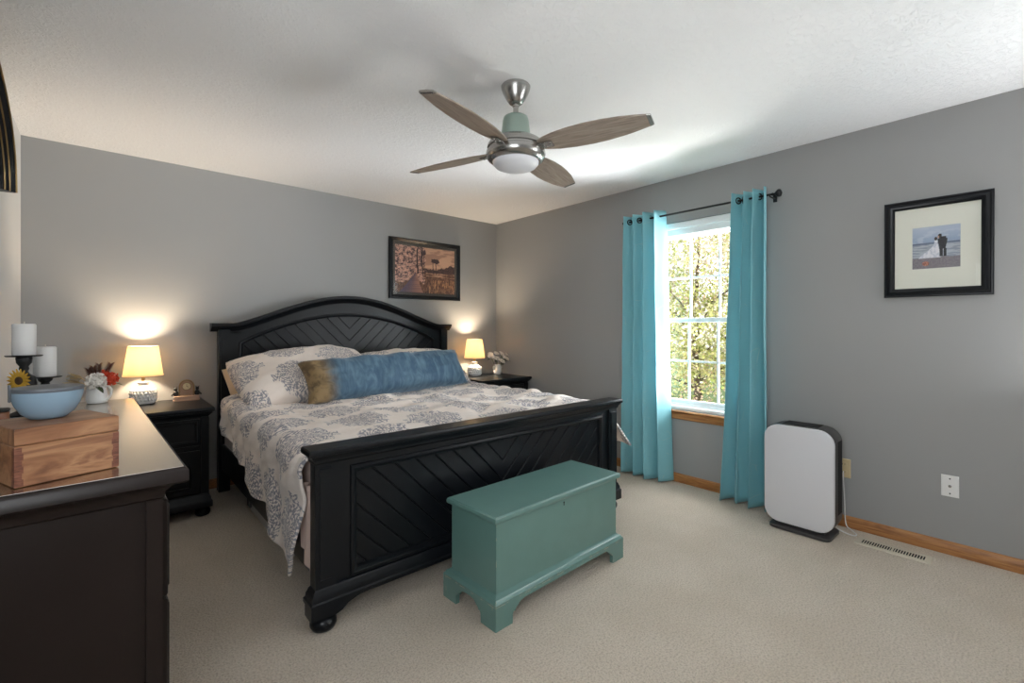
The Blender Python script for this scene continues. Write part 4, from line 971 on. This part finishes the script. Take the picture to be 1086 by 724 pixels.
# ------------------------------------------------------------------ framed pictures
def colour_grid(mb_name, Mx, x0, x1, y0, y1, nx, ny, fn, mat, parent):
    me = bpy.data.meshes.new(mb_name); vs = []; fs_ = []; cols = []
    for j in range(ny + 1):
        for i in range(nx + 1):
            u, v = i / nx, j / ny; vs.append(tuple(Mx @ Vector((lerp(x0, x1, u), lerp(y0, y1, v), 0)))); cols.append(fn(u, v))
    for j in range(ny):
        for i in range(nx): a = j * (nx + 1) + i; fs_.append([a, a + 1, a + nx + 2, a + nx + 1])
    me.from_pydata(vs, [], fs_); at = me.color_attributes.new('Col', 'FLOAT_COLOR', 'POINT')
    for k, c in enumerate(cols): at.data[k].color = (*srgb(*[max(0, min(255, q)) for q in c]), 1)
    me.materials.append(mat); o = bpy.data.objects.new(mb_name, me); COL.objects.link(o); o.parent = parent; return o
def mixc(a, b, t): t = max(0, min(1, t)); return tuple(lerp(p, q, t) for p, q in zip(a, b))
def ss(e0, e1, x): t = max(0, min(1, (x - e0) / (e1 - e0))); return t * t * (3 - 2 * t)
def marsh(u, v):
    hor = 0.47
    sky_ = mixc((196, 150, 120), (150, 112, 96), v) ; sky_ = mixc(sky_, (214, 172, 140), ss(0.1, 0.5, fbm(u * 3, v * 9, 2) + 0.2) * 0.6)
    c = sky_
    if v < hor:
        c = mixc((92, 62, 48), (128, 92, 72), ss(-.4, .5, fbm(u * 26, v * 9, 4)))
        c = mixc(c, (70, 48, 42), ss(0.15, 0.5, fbm(u * 60, v * 16, 7)))
        if v > 0.36 and u > 0.5: c = mixc(c, (190, 150, 124), ss(0.0, 0.3, fbm(u * 5, v * 40, 1)) * 0.8)
        if u > 0.55 and v < 0.3: c = mixc(c, (176, 130, 92), ss(0.1, 0.4, fbm(u * 42, v * 7 - u * 9, 3)) * 0.9)
    far = hor + 0.05 + 0.07 * abs(fbm(u * 9, 0.3, 5)) + 0.10 * ss(0.7, 0.95, u)
    if hor - 0.02 < v < far: c = mixc((84, 60, 56), (60, 42, 42), ss(-.3, .4, fbm(u * 30, v * 30, 8)))
    crown = 0.70 - 0.9 * max(0, u - 0.33) ** 1.0 - 0.0
    if u < 0.48 + 0.06 * fbm(v * 9, u * 4, 2) and v > 0.24 + 0.10 * fbm(u * 7, v * 5, 11):
        k = ss(-0.35, 0.3, fbm(u * 16, v * 16, 6) + 0.5 * fbm(u * 48, v * 48, 3)); c = mixc((74, 54, 56), (186, 142, 124), k)
        if fbm(u * 34, v * 34, 9) > 0.2: c = mixc(c, (214, 172, 150), 0.6)
    for tx, w_, top in ((0.36, 0.012, 0.95), (0.44, 0.010, 0.98), (0.47, 0.006, 0.8), (0.62, 0.006, 0.74), (0.67, 0.006, 0.72)):
        if abs(u - tx - 0.01 * math.sin(v * 6)) < w_ and 0.42 < v < top: c = (58, 42, 42)
    for tx, ty in ((0.45, 0.86), (0.63, 0.72), (0.68, 0.71)):
        if ((u - tx) / 0.045) ** 2 + ((v - ty) / 0.05) ** 2 < 1 + 0.8 * fbm(u * 30, v * 30, 3): c = (66, 46, 46)
    cxp = lerp(0.26, 0.33, v / 0.42); hw_ = lerp(0.20, 0.015, (v / 0.42) ** 0.85) if v < 0.42 else 0
    if v < 0.42 and abs(u - cxp) < hw_:
        c = mixc((92, 76, 92), (156, 112, 96), ss(-1, 1, (u - cxp) / hw_)); c = mixc(c, (70, 56, 66), 0.5 if math.sin(90 / (0.25 + v * 2.2)) > 0.75 else 0)
    return tuple(min(255, q * 1.1 + 4) for q in c)
def wedding(u, v):
    c = mixc((140, 158, 186), (178, 190, 208), ss(0.5, 1.0, v)); c = mixc(c, (198, 206, 216), ss(0, 0.4, fbm(u * 4, v * 10, 2)) * 0.5)
    if v < 0.62: c = mixc((92, 104, 128), (120, 132, 152), ss(-.3, .3, fbm(u * 4, v * 60, 3)))
    if v < 0.57: c = mixc((176, 182, 192), (140, 148, 162), ss(-.3, .3, fbm(u * 3, v * 30, 6)))
    if v < 0.26 + 0.02 * fbm(u * 5, 1, 1): c = mixc((118, 112, 120), (134, 128, 132), ss(-.4, .4, fbm(u * 30, v * 30, 2)))
    # bride's gown and train, groom's suit
    top = 0.66
    if 0.25 < v < 0.66:
        left = lerp(0.13, 0.47, ss(0.24, 0.62, v) ** 0.7); right = lerp(0.60, 0.53, (v - 0.25) / 0.4)
        if left < u < right: c = mixc((226, 226, 232), (196, 200, 212), ss(-.2, .4, fbm(u * 18, v * 8, 4)))
    if ((u - 0.50) / 0.032) ** 2 + ((v - 0.70) / 0.04) ** 2 < 1: c = (58, 46, 42)
    if 0.45 < v < 0.74 and abs(u - 0.64) < lerp(0.065, 0.10, ss(0.45, 0.68, v)) * (1 if v < 0.70 else 0.7): c = (30, 32, 40)
    if 0.27 < v <= 0.46 and (0.575 < u < 0.645 or 0.66 < u < 0.725): c = (30, 32, 40)
    if ((u - 0.585) / 0.040) ** 2 + ((v - 0.765) / 0.045) ** 2 < 1: c = (36, 32, 32)
    if ((u - 0.555) / 0.02) ** 2 + ((v - 0.735) / 0.03) ** 2 < 1: c = (176, 138, 120)
    if ((u - 0.29) / 0.075) ** 2 + ((v - 0.12) / 0.055) ** 2 < 1: c = mixc((200, 132, 108), (132, 84, 74), ss(-.3, .3, fbm(u * 30, v * 30, 5)))
    return c
# landscape print on the back wall
lp = thing('framed_picture', 'sepia framed landscape print of a boardwalk, above the headboard', 'picture', (2.525, Y1 - 0.0015, 1.825))
b = MB(); b.M = FRONT; W2, H2 = 0.418, 0.302
b.frame(rect(-W2, W2, -H2, H2), [(0.004, 0.0), (0.0, 0.004), (0.0, 0.026), (0.005, 0.032), (0.014, 0.033), (0.020, 0.027), (0.028, 0.030), (0.034, 0.024), (0.040, 0.020), (0.040, 0.010)]); b.build('frame', M['black'], lp, 40)
b = MB(); b.M = FRONT; b.box(-W2 + 0.006, W2 - 0.006, -H2 + 0.006, H2 - 0.006, 0.001, 0.010); b.build('backing', M['dark'], lp, 0)
M['fillet'] = paint('dark_taupe_mat_board', srgb(84, 78, 72), 0.6, 0.05)
b = MB(); b.M = FRONT; b.frame(rect(-W2 + 0.039, W2 - 0.039, -H2 + 0.039, H2 - 0.039), [(0, 0.0135), (0.026, 0.0135), (0.028, 0.0115)]); b.build('mat', M['fillet'], lp, 30)
colour_grid('print', FRONT @ Matrix.Translation((0, 0, 0.0112)), -W2 + 0.064, W2 - 0.064, -H2 + 0.064, H2 - 0.064, 170, 118, marsh, M['print'], lp)
b = MB(); b.M = FRONT; b.box(-W2 + 0.039, W2 - 0.039, -H2 + 0.039, H2 - 0.039, 0.0150, 0.0165); b.build('picture_glass', M['glass'], lp, 0)
# wedding photograph on the right wall
wp = thing('framed_photograph', 'black framed beach wedding photograph with cream mat on the right wall', 'picture', (X1 - 0.0015, 0.384, 1.682), R(0))
wp.rotation_euler = (R(0.2), 0, 0)
RW = RIGHTW; W3, H3 = 0.225, 0.273
b = MB(); b.M = RW
b.frame(rect(-W3, W3, -H3, H3), [(0.004, 0.0), (0.0, 0.004), (0.0, 0.022), (0.004, 0.026), (0.010, 0.026), (0.014, 0.022), (0.020, 0.024), (0.030, 0.030), (0.038, 0.028), (0.044, 0.020), (0.048, 0.016), (0.048, 0.008)]); b.build('frame', M['black'], wp, 40)
b = MB(); b.M = RW; b.box(-W3 + 0.006, W3 - 0.006, -H3 + 0.006, H3 - 0.006, 0.001, 0.007); b.build('backing', M['dark'], wp, 0)
pu0, pu1, pv0, pv1 = -0.100, 0.098, -0.117, 0.115
b = MB(); b.M = RW; zz = 0.0105
b.box(-W3 + 0.047, pu0, -H3 + 0.047, H3 - 0.047, 0.0075, zz); b.box(pu1, W3 - 0.047, -H3 + 0.047, H3 - 0.047, 0.0075, zz); b.box(pu0, pu1, -H3 + 0.047, pv0, 0.0075, zz); b.box(pu0, pu1, pv1, H3 - 0.047, 0.0075, zz)
b.build('mat', M['mat_board'], wp, 0)
colour_grid('print', RW @ Matrix.Translation((0, 0, 0.0085)), pu0, pu1, pv0, pv1, 120, 130, wedding, M['print'], wp)
b = MB(); b.M = RW; b.box(-W3 + 0.047, W3 - 0.047, -H3 + 0.047, H3 - 0.047, 0.0125, 0.014); b.build('picture_glass', M['glass'], wp, 0)

# ------------------------------------------------------------------ curtains and rod
RX, RZ = 3.380, 2.130
rod = thing('curtain_rod', 'thin black curtain rod with ball finial above the window', 'curtain rod', (X1, 1.76, RZ))
b = MB(); b.tube([(RX - X1, 1.195 - 1.76, 0), (RX - X1, 2.372 - 1.76, 0)], 0.0075, 12); b.build('rod', M['iron'], rod, 60)
b = MB(); b.M = Matrix.Translation((RX - X1, 1.195 - 1.76, 0)) @ Matrix.Rotation(R(90), 4, 'X')
b.lathe([(0.009, 0.0), (0.011, 0.004), (0.007, 0.010), (0.007, 0.018), (0.014, 0.024), (0.024, 0.036), (0.026, 0.044), (0.022, 0.054), (0.010, 0.060), (0.003, 0.062)], (0, 0, 0), 20); b.build('finial', M['iron'], rod, 60)
b = MB(); b.M = Matrix.Translation((RX - X1, 2.372 - 1.76, 0)) @ Matrix.Rotation(R(-90), 4, 'X'); b.lathe([(0.010, 0.0), (0.012, 0.006), (0.010, 0.014), (0.003, 0.017)], (0, 0, 0), 16); b.build('end_cap', M['iron'], rod, 60)
for yb in (1.206 - 1.76, 2.362 - 1.76):
    b = MB(); b.box(-0.0075, -0.0008, yb - 0.012, yb + 0.012, -0.035, 0.030, 0.002); b.tube([(-0.007, yb, -0.012), (RX - X1 - 0.0, yb, -0.014), (RX - X1 - 0.012, yb, -0.006)], 0.005, 8); b.build('bracket', M['iron'], rod, 40)
def make_curtain(y0t, y1t, y0b, y1b, waves, label, phase, zb):
    """cloth hanging from the rod between Y y0..y1, rings threaded on the rod"""
    yc = (y0t + y1t) / 2; t = thing('curtain', label, 'curtain', (RX, yc, zb))
    mb = MB(); mb.uv = []; NU, NV = 150, 60; zt = RZ + 0.048; L = waves * 0.26
    for j in range(NV + 1):
        v = j / NV; z = zb + (zt - zb) * v
        for i in range(NU + 1):
            u = i / NU
            k = v ** 0.8
            y = lerp(lerp(y0b, y1b, u), lerp(y0t, y1t, u), k)
            ph = 2 * PI * waves * u + phase
            amp = lerp(0.074, 0.060, v) * (1 + 0.15 * math.sin(u * 9 + phase)); bot = (1 - v)
            x = RX + amp * math.sin(ph + 0.35 * bot * math.sin(3 * u + phase)) + 0.010 * bot * math.sin(ph * 0.5 + 1.3) - 0.012 * bot
            y += -0.008 * math.sin(2 * ph) * lerp(1.1, 0.8, v) + 0.006 * fbm(u * 3, v * 2.5, phase)
            x += 0.006 * fbm(u * 5, v * 4, phase + 3)
            mb.v.append((min(x, X1 - 0.022) - RX, y - yc, z - zb)); mb.uv.append((u * L, z))
    for j in range(NV):
        for i in range(NU): a = j * (NU + 1) + i; mb.f.append([a, a + 1, a + NU + 2, a + NU + 1])
    o = mb.build('curtain_panel', M['curtain'], t, 180)
    m = o.modifiers.new('thick', 'SOLIDIFY'); m.thickness = 0.003; m.offset = 0
    nring = int(waves * 2)
    for q in range(nring):
        # rings where the cloth crosses the rod
        ph = PI * q + (-phase % PI); u = (ph) / (2 * PI * waves)
        if not 0.02 < u < 0.985: continue
        yy = lerp(y0t, y1t, u) - yc
        s_ = 1 if math.cos(2 * PI * waves * u + phase) > 0 else -1
        # the ring lies in the plane of the cloth at the crossing
        g_ = MB(); g_.M = Matrix.Translation((0, yy, RZ - zb)) @ Matrix.Rotation(R(90), 4, 'X') @ Matrix.Rotation(R(-28 * s_), 4, 'Y')
        ringp = [(0.0165, -0.004), (0.024, -0.005), (0.025, 0.0), (0.024, 0.005), (0.0165, 0.004), (0.0165, -0.004)]
        g_.lathe(ringp, (0, 0, 0), 24, False); g_.build('grommet', M['iron'], t, 50)
    return t
make_curtain(2.365, 2.005, 2.375, 1.95, 3.75, 'turquoise grommet curtain left of the window, nearer the bed', PI, 0.014)
make_curtain(1.475, 1.215, 1.560, 1.195, 3.75, 'turquoise grommet curtain right of the window, beside the air purifier', 0.9, 0.014)

# ------------------------------------------------------------------ air purifier
ap = thing('air_purifier', 'white fronted air purifier standing on the carpet against the right wall', 'air purifier', (3.25, 0.962, 0), 0)
AW = 0.188
PMx = RIGHTW            # local x -> -Y, y -> Z, z -> -X
b = MB(); b.M = PMx; sh = rrect(-AW, AW, 0.045, 0.645, 0.085)
b.loft([[(x, y, z) for x, y in inset(sh, d)] for d, z in ((0.022, -0.045), (0.006, -0.040), (0.0, -0.028), (0.0, 0.098), (0.004, 0.106))]); b.build('body', M['dark_plastic'], ap, 40)
b = MB(); b.M = PMx; sh2 = rrect(-AW + 0.002, AW - 0.002, 0.047, 0.640, 0.082)
b.loft([[(x, y, z) for x, y in inset(sh2, d)] for d, z in ((0.004, 0.1065), (0.0, 0.110), (0.0, 0.126), (0.003, 0.131), (0.010, 0.133))]); b.build('front_panel', M['white_panel'], ap, 40)
b = MB(); b.M = Matrix(); b.loft([[(x, y, z) for x, y in rrect(-0.132 + d, 0.088 - d, -0.165 + d, 0.165 - d, 0.035)] for d, z in ((0.006, 0.0005), (0.0, 0.006), (0.0, 0.020), (0.01, 0.027))])
b.box(-0.10, 0.06, -0.13, 0.13, 0.025, 0.05); b.build('base', M['dark_plastic'], ap, 40)
b = MB(); b.box(-0.085, 0.025, -0.095, 0.095, 0.6445, 0.648, 0.001); b.box(-0.097, -0.088, -0.03, 0.03, 0.6435, 0.6475); b.build('control_panel', M['dark'], ap, 30)
for sy in (-1, 1):
    b = MB(); b.box(-0.064, 0.018, sy * AW - 0.0006, sy * AW + 0.0006, 0.15, 0.575)
    for k in range(26):
        z = 0.16 + k * 0.016; b.box(-0.06, 0.014, sy * AW - 0.0018, sy * AW + 0.0018, z, z + 0.006)
    b.build('side_grille', M['dark'], ap, 0)
b = MB(); pth = [(0.040, -0.12, 0.09), (0.075, -0.15, 0.03), (0.095, -0.195, 0.006), (0.09, -0.232, 0.006), (0.125, -0.235, 0.006), (0.170, -0.20, 0.008), (0.200, -0.165, 0.03), (0.2005, -0.158, 0.18), (0.2005, -0.152, 0.32), (0.2105, -0.150, 0.345)]
def smoothpath(p, n_=8):
    out = []; p = [Vector(q) for q in p]
    for i in range(len(p) - 1):
        a, b_, c, d = p[max(0, i - 1)], p[i], p[i + 1], p[min(len(p) - 1, i + 2)]
        for k in range(n_):
            t = k / n_; out.append(0.5 * ((2 * b_) + (c - a) * t + (2 * a - 5 * b_ + 4 * c - d) * t * t + (3 * b_ - a - 3 * c + d) * t ** 3))
    return out + [p[-1]]
b.tube(smoothpath(pth), 0.0032, 8); b.build('power_cord', M['white_plate'], ap, 60)

# wall plates and the floor register
op = thing('power_outlet', 'ivory electrical outlet plate behind the air purifier', 'outlet', (X1 - 0.0006, 0.812, 0.362))
b = MB(); b.M = RIGHTW; b.loft([[(x, y, z) for x, y in rect(-0.035 + d, 0.035 - d, -0.058 + d, 0.058 - d)] for d, z in ((0, 0), (0, 0.003), (0.003, 0.006))]); b.build('wall_plate', M['ivory'], op, 30)
for y in (-0.024, 0.024):
    b = MB(); b.M = RIGHTW @ Matrix.Translation((0, y, 0)); b.prism(rrect(-0.017, 0.017, -0.013, 0.013, 0.008, 4), 0.006, 0.0075); r_ = b.build('receptacle', M['ivory'], op, 30)
    b = MB(); b.M = RIGHTW @ Matrix.Translation((0, y, 0)); b.box(-0.007, -0.005, -0.003, 0.006, 0.0076, 0.0079); b.box(0.005, 0.007, -0.003, 0.006, 0.0076, 0.0079); b.build('slot', M['dark'], r_, 0)
cx = thing('cable_outlet', 'white cable jack plate low on the right wall under the wedding photograph', 'outlet', (X1 - 0.0006, 0.328, 0.372))
b = MB(); b.M = RIGHTW; b.loft([[(x, y, z) for x, y in rect(-0.036 + d, 0.036 - d, -0.058 + d, 0.058 - d)] for d, z in ((0, 0), (0, 0.003), (0.003, 0.006))]); b.build('wall_plate', M['white_plate'], cx, 30)
b = MB(); b.M = RIGHTW; b.lathe([(0.0075, 0.006), (0.0075, 0.009), (0.005, 0.009), (0.005, 0.017), (0.0035, 0.017), (0.0, 0.010)], (0, 0, 0), 12); b.build('jack', M['nickel'], cx, 30)
for y in (-0.040, 0.040):
    b = MB(); b.M = RIGHTW @ Matrix.Translation((0, y, 0)); b.lathe([(0.004, 0.006), (0.0035, 0.0075), (0.001, 0.008)], (0, 0, 0), 10); b.build('screw', M['iron'], cx, 50)
vt = thing('floor_register', 'beige slotted metal heating register set in the carpet by the right wall', 'floor vent', (3.298, 0.545, 0.0), R(0))
b = MB(); b.frame(rect(-0.057, 0.057, -0.165, 0.165), [(0.0, 0.0005), (0.002, 0.005), (0.008, 0.007), (0.024, 0.007), (0.026, 0.003)])
b.build('flange', M['vent'], vt, 30)
b = MB()
for k in range(25):
    y = -0.139 + k * 0.278 / 24; b.box(-0.033, 0.033, y - (0.0022 if k != 12 else 0.0045), y + (0.0022 if k != 12 else 0.0045), 0.0045, 0.0064)
b.build('grille', M['vent'], vt, 0)
b = MB(); b.box(-0.032, 0.032, -0.14, 0.14, 0.0006, 0.0016); b.build('damper', M['dark'], vt, 0)

# ------------------------------------------------------------------ ceiling fan
FC = (1.551, 1.731)
fan = thing('ceiling_fan', 'four blade ceiling fan with brushed nickel housing and frosted light', 'ceiling fan', (FC[0], FC[1], 1.99))
Z = lambda z: z - 1.99
b = MB(); b.lathe([(0.070, Z(2.439)), (0.073, Z(2.434)), (0.071, Z(2.422)), (0.061, Z(2.396)), (0.047, Z(2.370)), (0.034, Z(2.352)), (0.026, Z(2.346)), (0.018, Z(2.345))], (0, 0, 0), 40); b.build('canopy', M['nickel'], fan, 50)
b = MB(); b.tube([(0, 0, Z(2.35)), (0, 0, Z(2.285))], 0.013, 20); b.tube([(0, 0, Z(2.351)), (0, 0, Z(2.335))], 0.0165, 20); b.build('downrod', M['nickel'], fan, 50)
b = MB(); b.lathe([(0.016, Z(2.292)), (0.046, Z(2.288)), (0.060, Z(2.280)), (0.065, Z(2.262)), (0.072, Z(2.20)), (0.076, Z(2.175))], (0, 0, 0), 40); b.build('motor_housing', M['mint_metal'], fan, 50)
b = MB(); b.lathe([(0.078, Z(2.178)), (0.104, Z(2.172)), (0.128, Z(2.158)), (0.140, Z(2.142)), (0.142, Z(2.128)), (0.135, Z(2.124)), (0.135, Z(2.116)), (0.146, Z(2.110)), (0.149, Z(2.095)), (0.142, Z(2.074)), (0.122, Z(2.060)), (0.116, Z(2.059))], (0, 0, 0), 56); b.build('hub', M['nickel'], fan, 40)
b = MB(); b.lathe([(0.1155, Z(2.064)), (0.114, Z(2.050)), (0.102, Z(2.036)), (0.074, Z(2.024)), (0.037, Z(2.018)), (0.002, Z(2.016))], (0, 0, 0), 48); b.build('light_cover', M['frost'], fan, 60)
BL = [(0.125, 0.030), (0.16, 0.047), (0.22, 0.064), (0.30, 0.076), (0.38, 0.080), (0.46, 0.077), (0.54, 0.067), (0.61, 0.052), (0.655, 0.040), (0.672, 0.034)]
for k in range(4):
    A = R(18 + 90 * k)
    Bm = Matrix.Translation((0, 0, Z(2.122))) @ Matrix.Rotation(A, 4, 'Z')
    blade = MB()
    rings = []
    for x, hw_ in BL:
        pitch = R(-13); r_ = []
        for yy, zz in ((-hw_, -0.002), (-hw_ * 0.97, 0.003), (0, 0.005), (hw_ * 0.97, 0.003), (hw_, -0.002), (hw_ * 0.97, -0.004), (0, -0.004), (-hw_ * 0.97, -0.004)):
            r_.append((x, yy * math.cos(pitch) - zz * math.sin(pitch), yy * math.sin(pitch) + zz * math.cos(pitch)))
        rings.append(r_)
    blade.loft(rings[:-1])
    bo = blade.build('blade', M['blade'], fan, 40); bo.matrix_local = Bm
    tp = MB(); tp.loft([[(p[0], p[1] * 1.03, p[2]) for p in r_] for r_ in rings[-2:]]); to = tp.build('blade_tip', M['nickel'], bo, 40)
    ir = MB(); ir.box(0.10, 0.205, -0.022, 0.022, -0.0125, -0.0065, 0.002); ir.tube([(0.09, 0, -0.02), (0.115, 0, -0.016), (0.14, 0, -0.010)], [0.016, 0.014, 0.008], 10)
    for sx, sy in ((0.165, -0.012), (0.165, 0.012), (0.192, 0)): ir.lathe([(0.0045, 0.0), (0.004, -0.003), (0.001, -0.004)], (sx, sy, -0.0125), 10)
    ir.v = [tuple(Matrix.Rotation(R(-13), 4, 'X') @ Vector(p)) for p in ir.v]
    ir.build('blade_bracket', M['nickel'], bo, 40)

# ------------------------------------------------------------------ outside the window
gm = MB(); gm.box(X1 + 0.3, 30, -14, 22, -0.75, -0.65)
struct(gm.build('ground', M['lawn'], None, 0))
def tree(x, y, zc, rx, ry, rz, nleaf, label, seed, palette, ls=0.075):
    rnd = random.Random(seed); t = thing('tree', label, 'tree', (x, y, -0.65))
    tk = MB(); h = zc + 0.65
    tk.tube([(0, 0, -0.02), (0.05, 0.03, h * 0.3), (0.0, 0.08, h * 0.6), (0.05, 0.0, h + rz * 0.5)], [0.09, 0.07, 0.05, 0.02], 10)
    for k in range(14):
        a = rnd.uniform(0, 2 * PI); z0 = h * rnd.uniform(0.25, 0.9); e = rnd.uniform(0.5, 0.9)
        tk.tube([(0.02, 0.04, z0), (rx * e * 0.5 * math.cos(a), ry * e * 0.5 * math.sin(a), z0 + 0.35), (rx * e * math.cos(a), ry * e * math.sin(a), z0 + 0.6)], [0.03, 0.018, 0.006], 6)
    tk.build('trunk', M['bark'], t, 60)
    vs = []; fs_ = []; cols = []
    clumps = [(rnd.gauss(0, 0.5), rnd.gauss(0, 0.5), rnd.gauss(0, 0.55)) for _ in range(90)]
    clumps = [Vector(c) if Vector(c).length < 1 else Vector(c).normalized() * rnd.uniform(0.6, 1) for c in clumps]
    ctint = [rnd.choice(palette) for _ in clumps]
    for k in range(nleaf):
        ci = rnd.randrange(len(clumps)); c = clumps[ci]
        p = Vector((c.x * rx + rnd.gauss(0, 0.28), c.y * ry + rnd.gauss(0, 0.28), h + c.z * rz + rnd.gauss(0, 0.24)))
        if p.z < 0.05: p.z = 0.05 + rnd.random() * 0.3
        d = Vector((rnd.gauss(0, 1), rnd.gauss(0, 1), rnd.gauss(-0.4, 0.7))).normalized(); s_ = d.cross(Vector((rnd.gauss(0, 1), rnd.gauss(0, 1), rnd.gauss(0, 1)))).normalized()
        L = ls * rnd.uniform(0.6, 1.3); nrm = d.cross(s_); b0 = len(vs)
        vs += [tuple(p), tuple(p + d * L * 0.5 + s_ * L * 0.36 + nrm * L * 0.08), tuple(p + d * L), tuple(p + d * L * 0.5 - s_ * L * 0.36 + nrm * L * 0.08)]
        fs_.append([b0, b0 + 1, b0 + 2, b0 + 3])
        col = ctint[ci] if rnd.random() < 0.6 else rnd.choice(palette); k_ = rnd.uniform(0.75, 1.15); cols += [tuple(min(255, q * k_) for q in col)] * 4
    me = bpy.data.meshes.new('foliage'); me.from_pydata(vs, [], fs_); at = me.color_attributes.new('Col', 'FLOAT_COLOR', 'POINT')
    buf = []
    for c in cols: buf += [*srgb(*c), 1.0]
    at.data.foreach_set('color', buf)
    me.materials.append(M['leaf']); o = bpy.data.objects.new('foliage', me); COL.objects.link(o); o.parent = t
AUT = [(232, 220, 190), (240, 226, 214), (238, 206, 188), (206, 206, 140), (172, 178, 104), (222, 212, 156), (246, 240, 228)]
GRN = [(160, 172, 92), (190, 196, 118), (212, 212, 150), (138, 152, 80), (226, 216, 160), (224, 190, 158)]
tree(8.6, 4.35, 1.95, 1.9, 2.0, 2.6, 46000, 'autumn tree with pale yellow and pink leaves outside the window', 3, AUT + GRN[:3], 0.06)
tree(12.6, 9.3, 2.4, 2.0, 2.2, 2.6, 12000, 'mixed green and gold tree farther left outside the window', 8, AUT + GRN, 0.09)
tree(13.2, 4.4, 2.6, 1.9, 2.3, 2.8, 11000, 'golden green tree farther right outside the window', 11, AUT + GRN, 0.09)
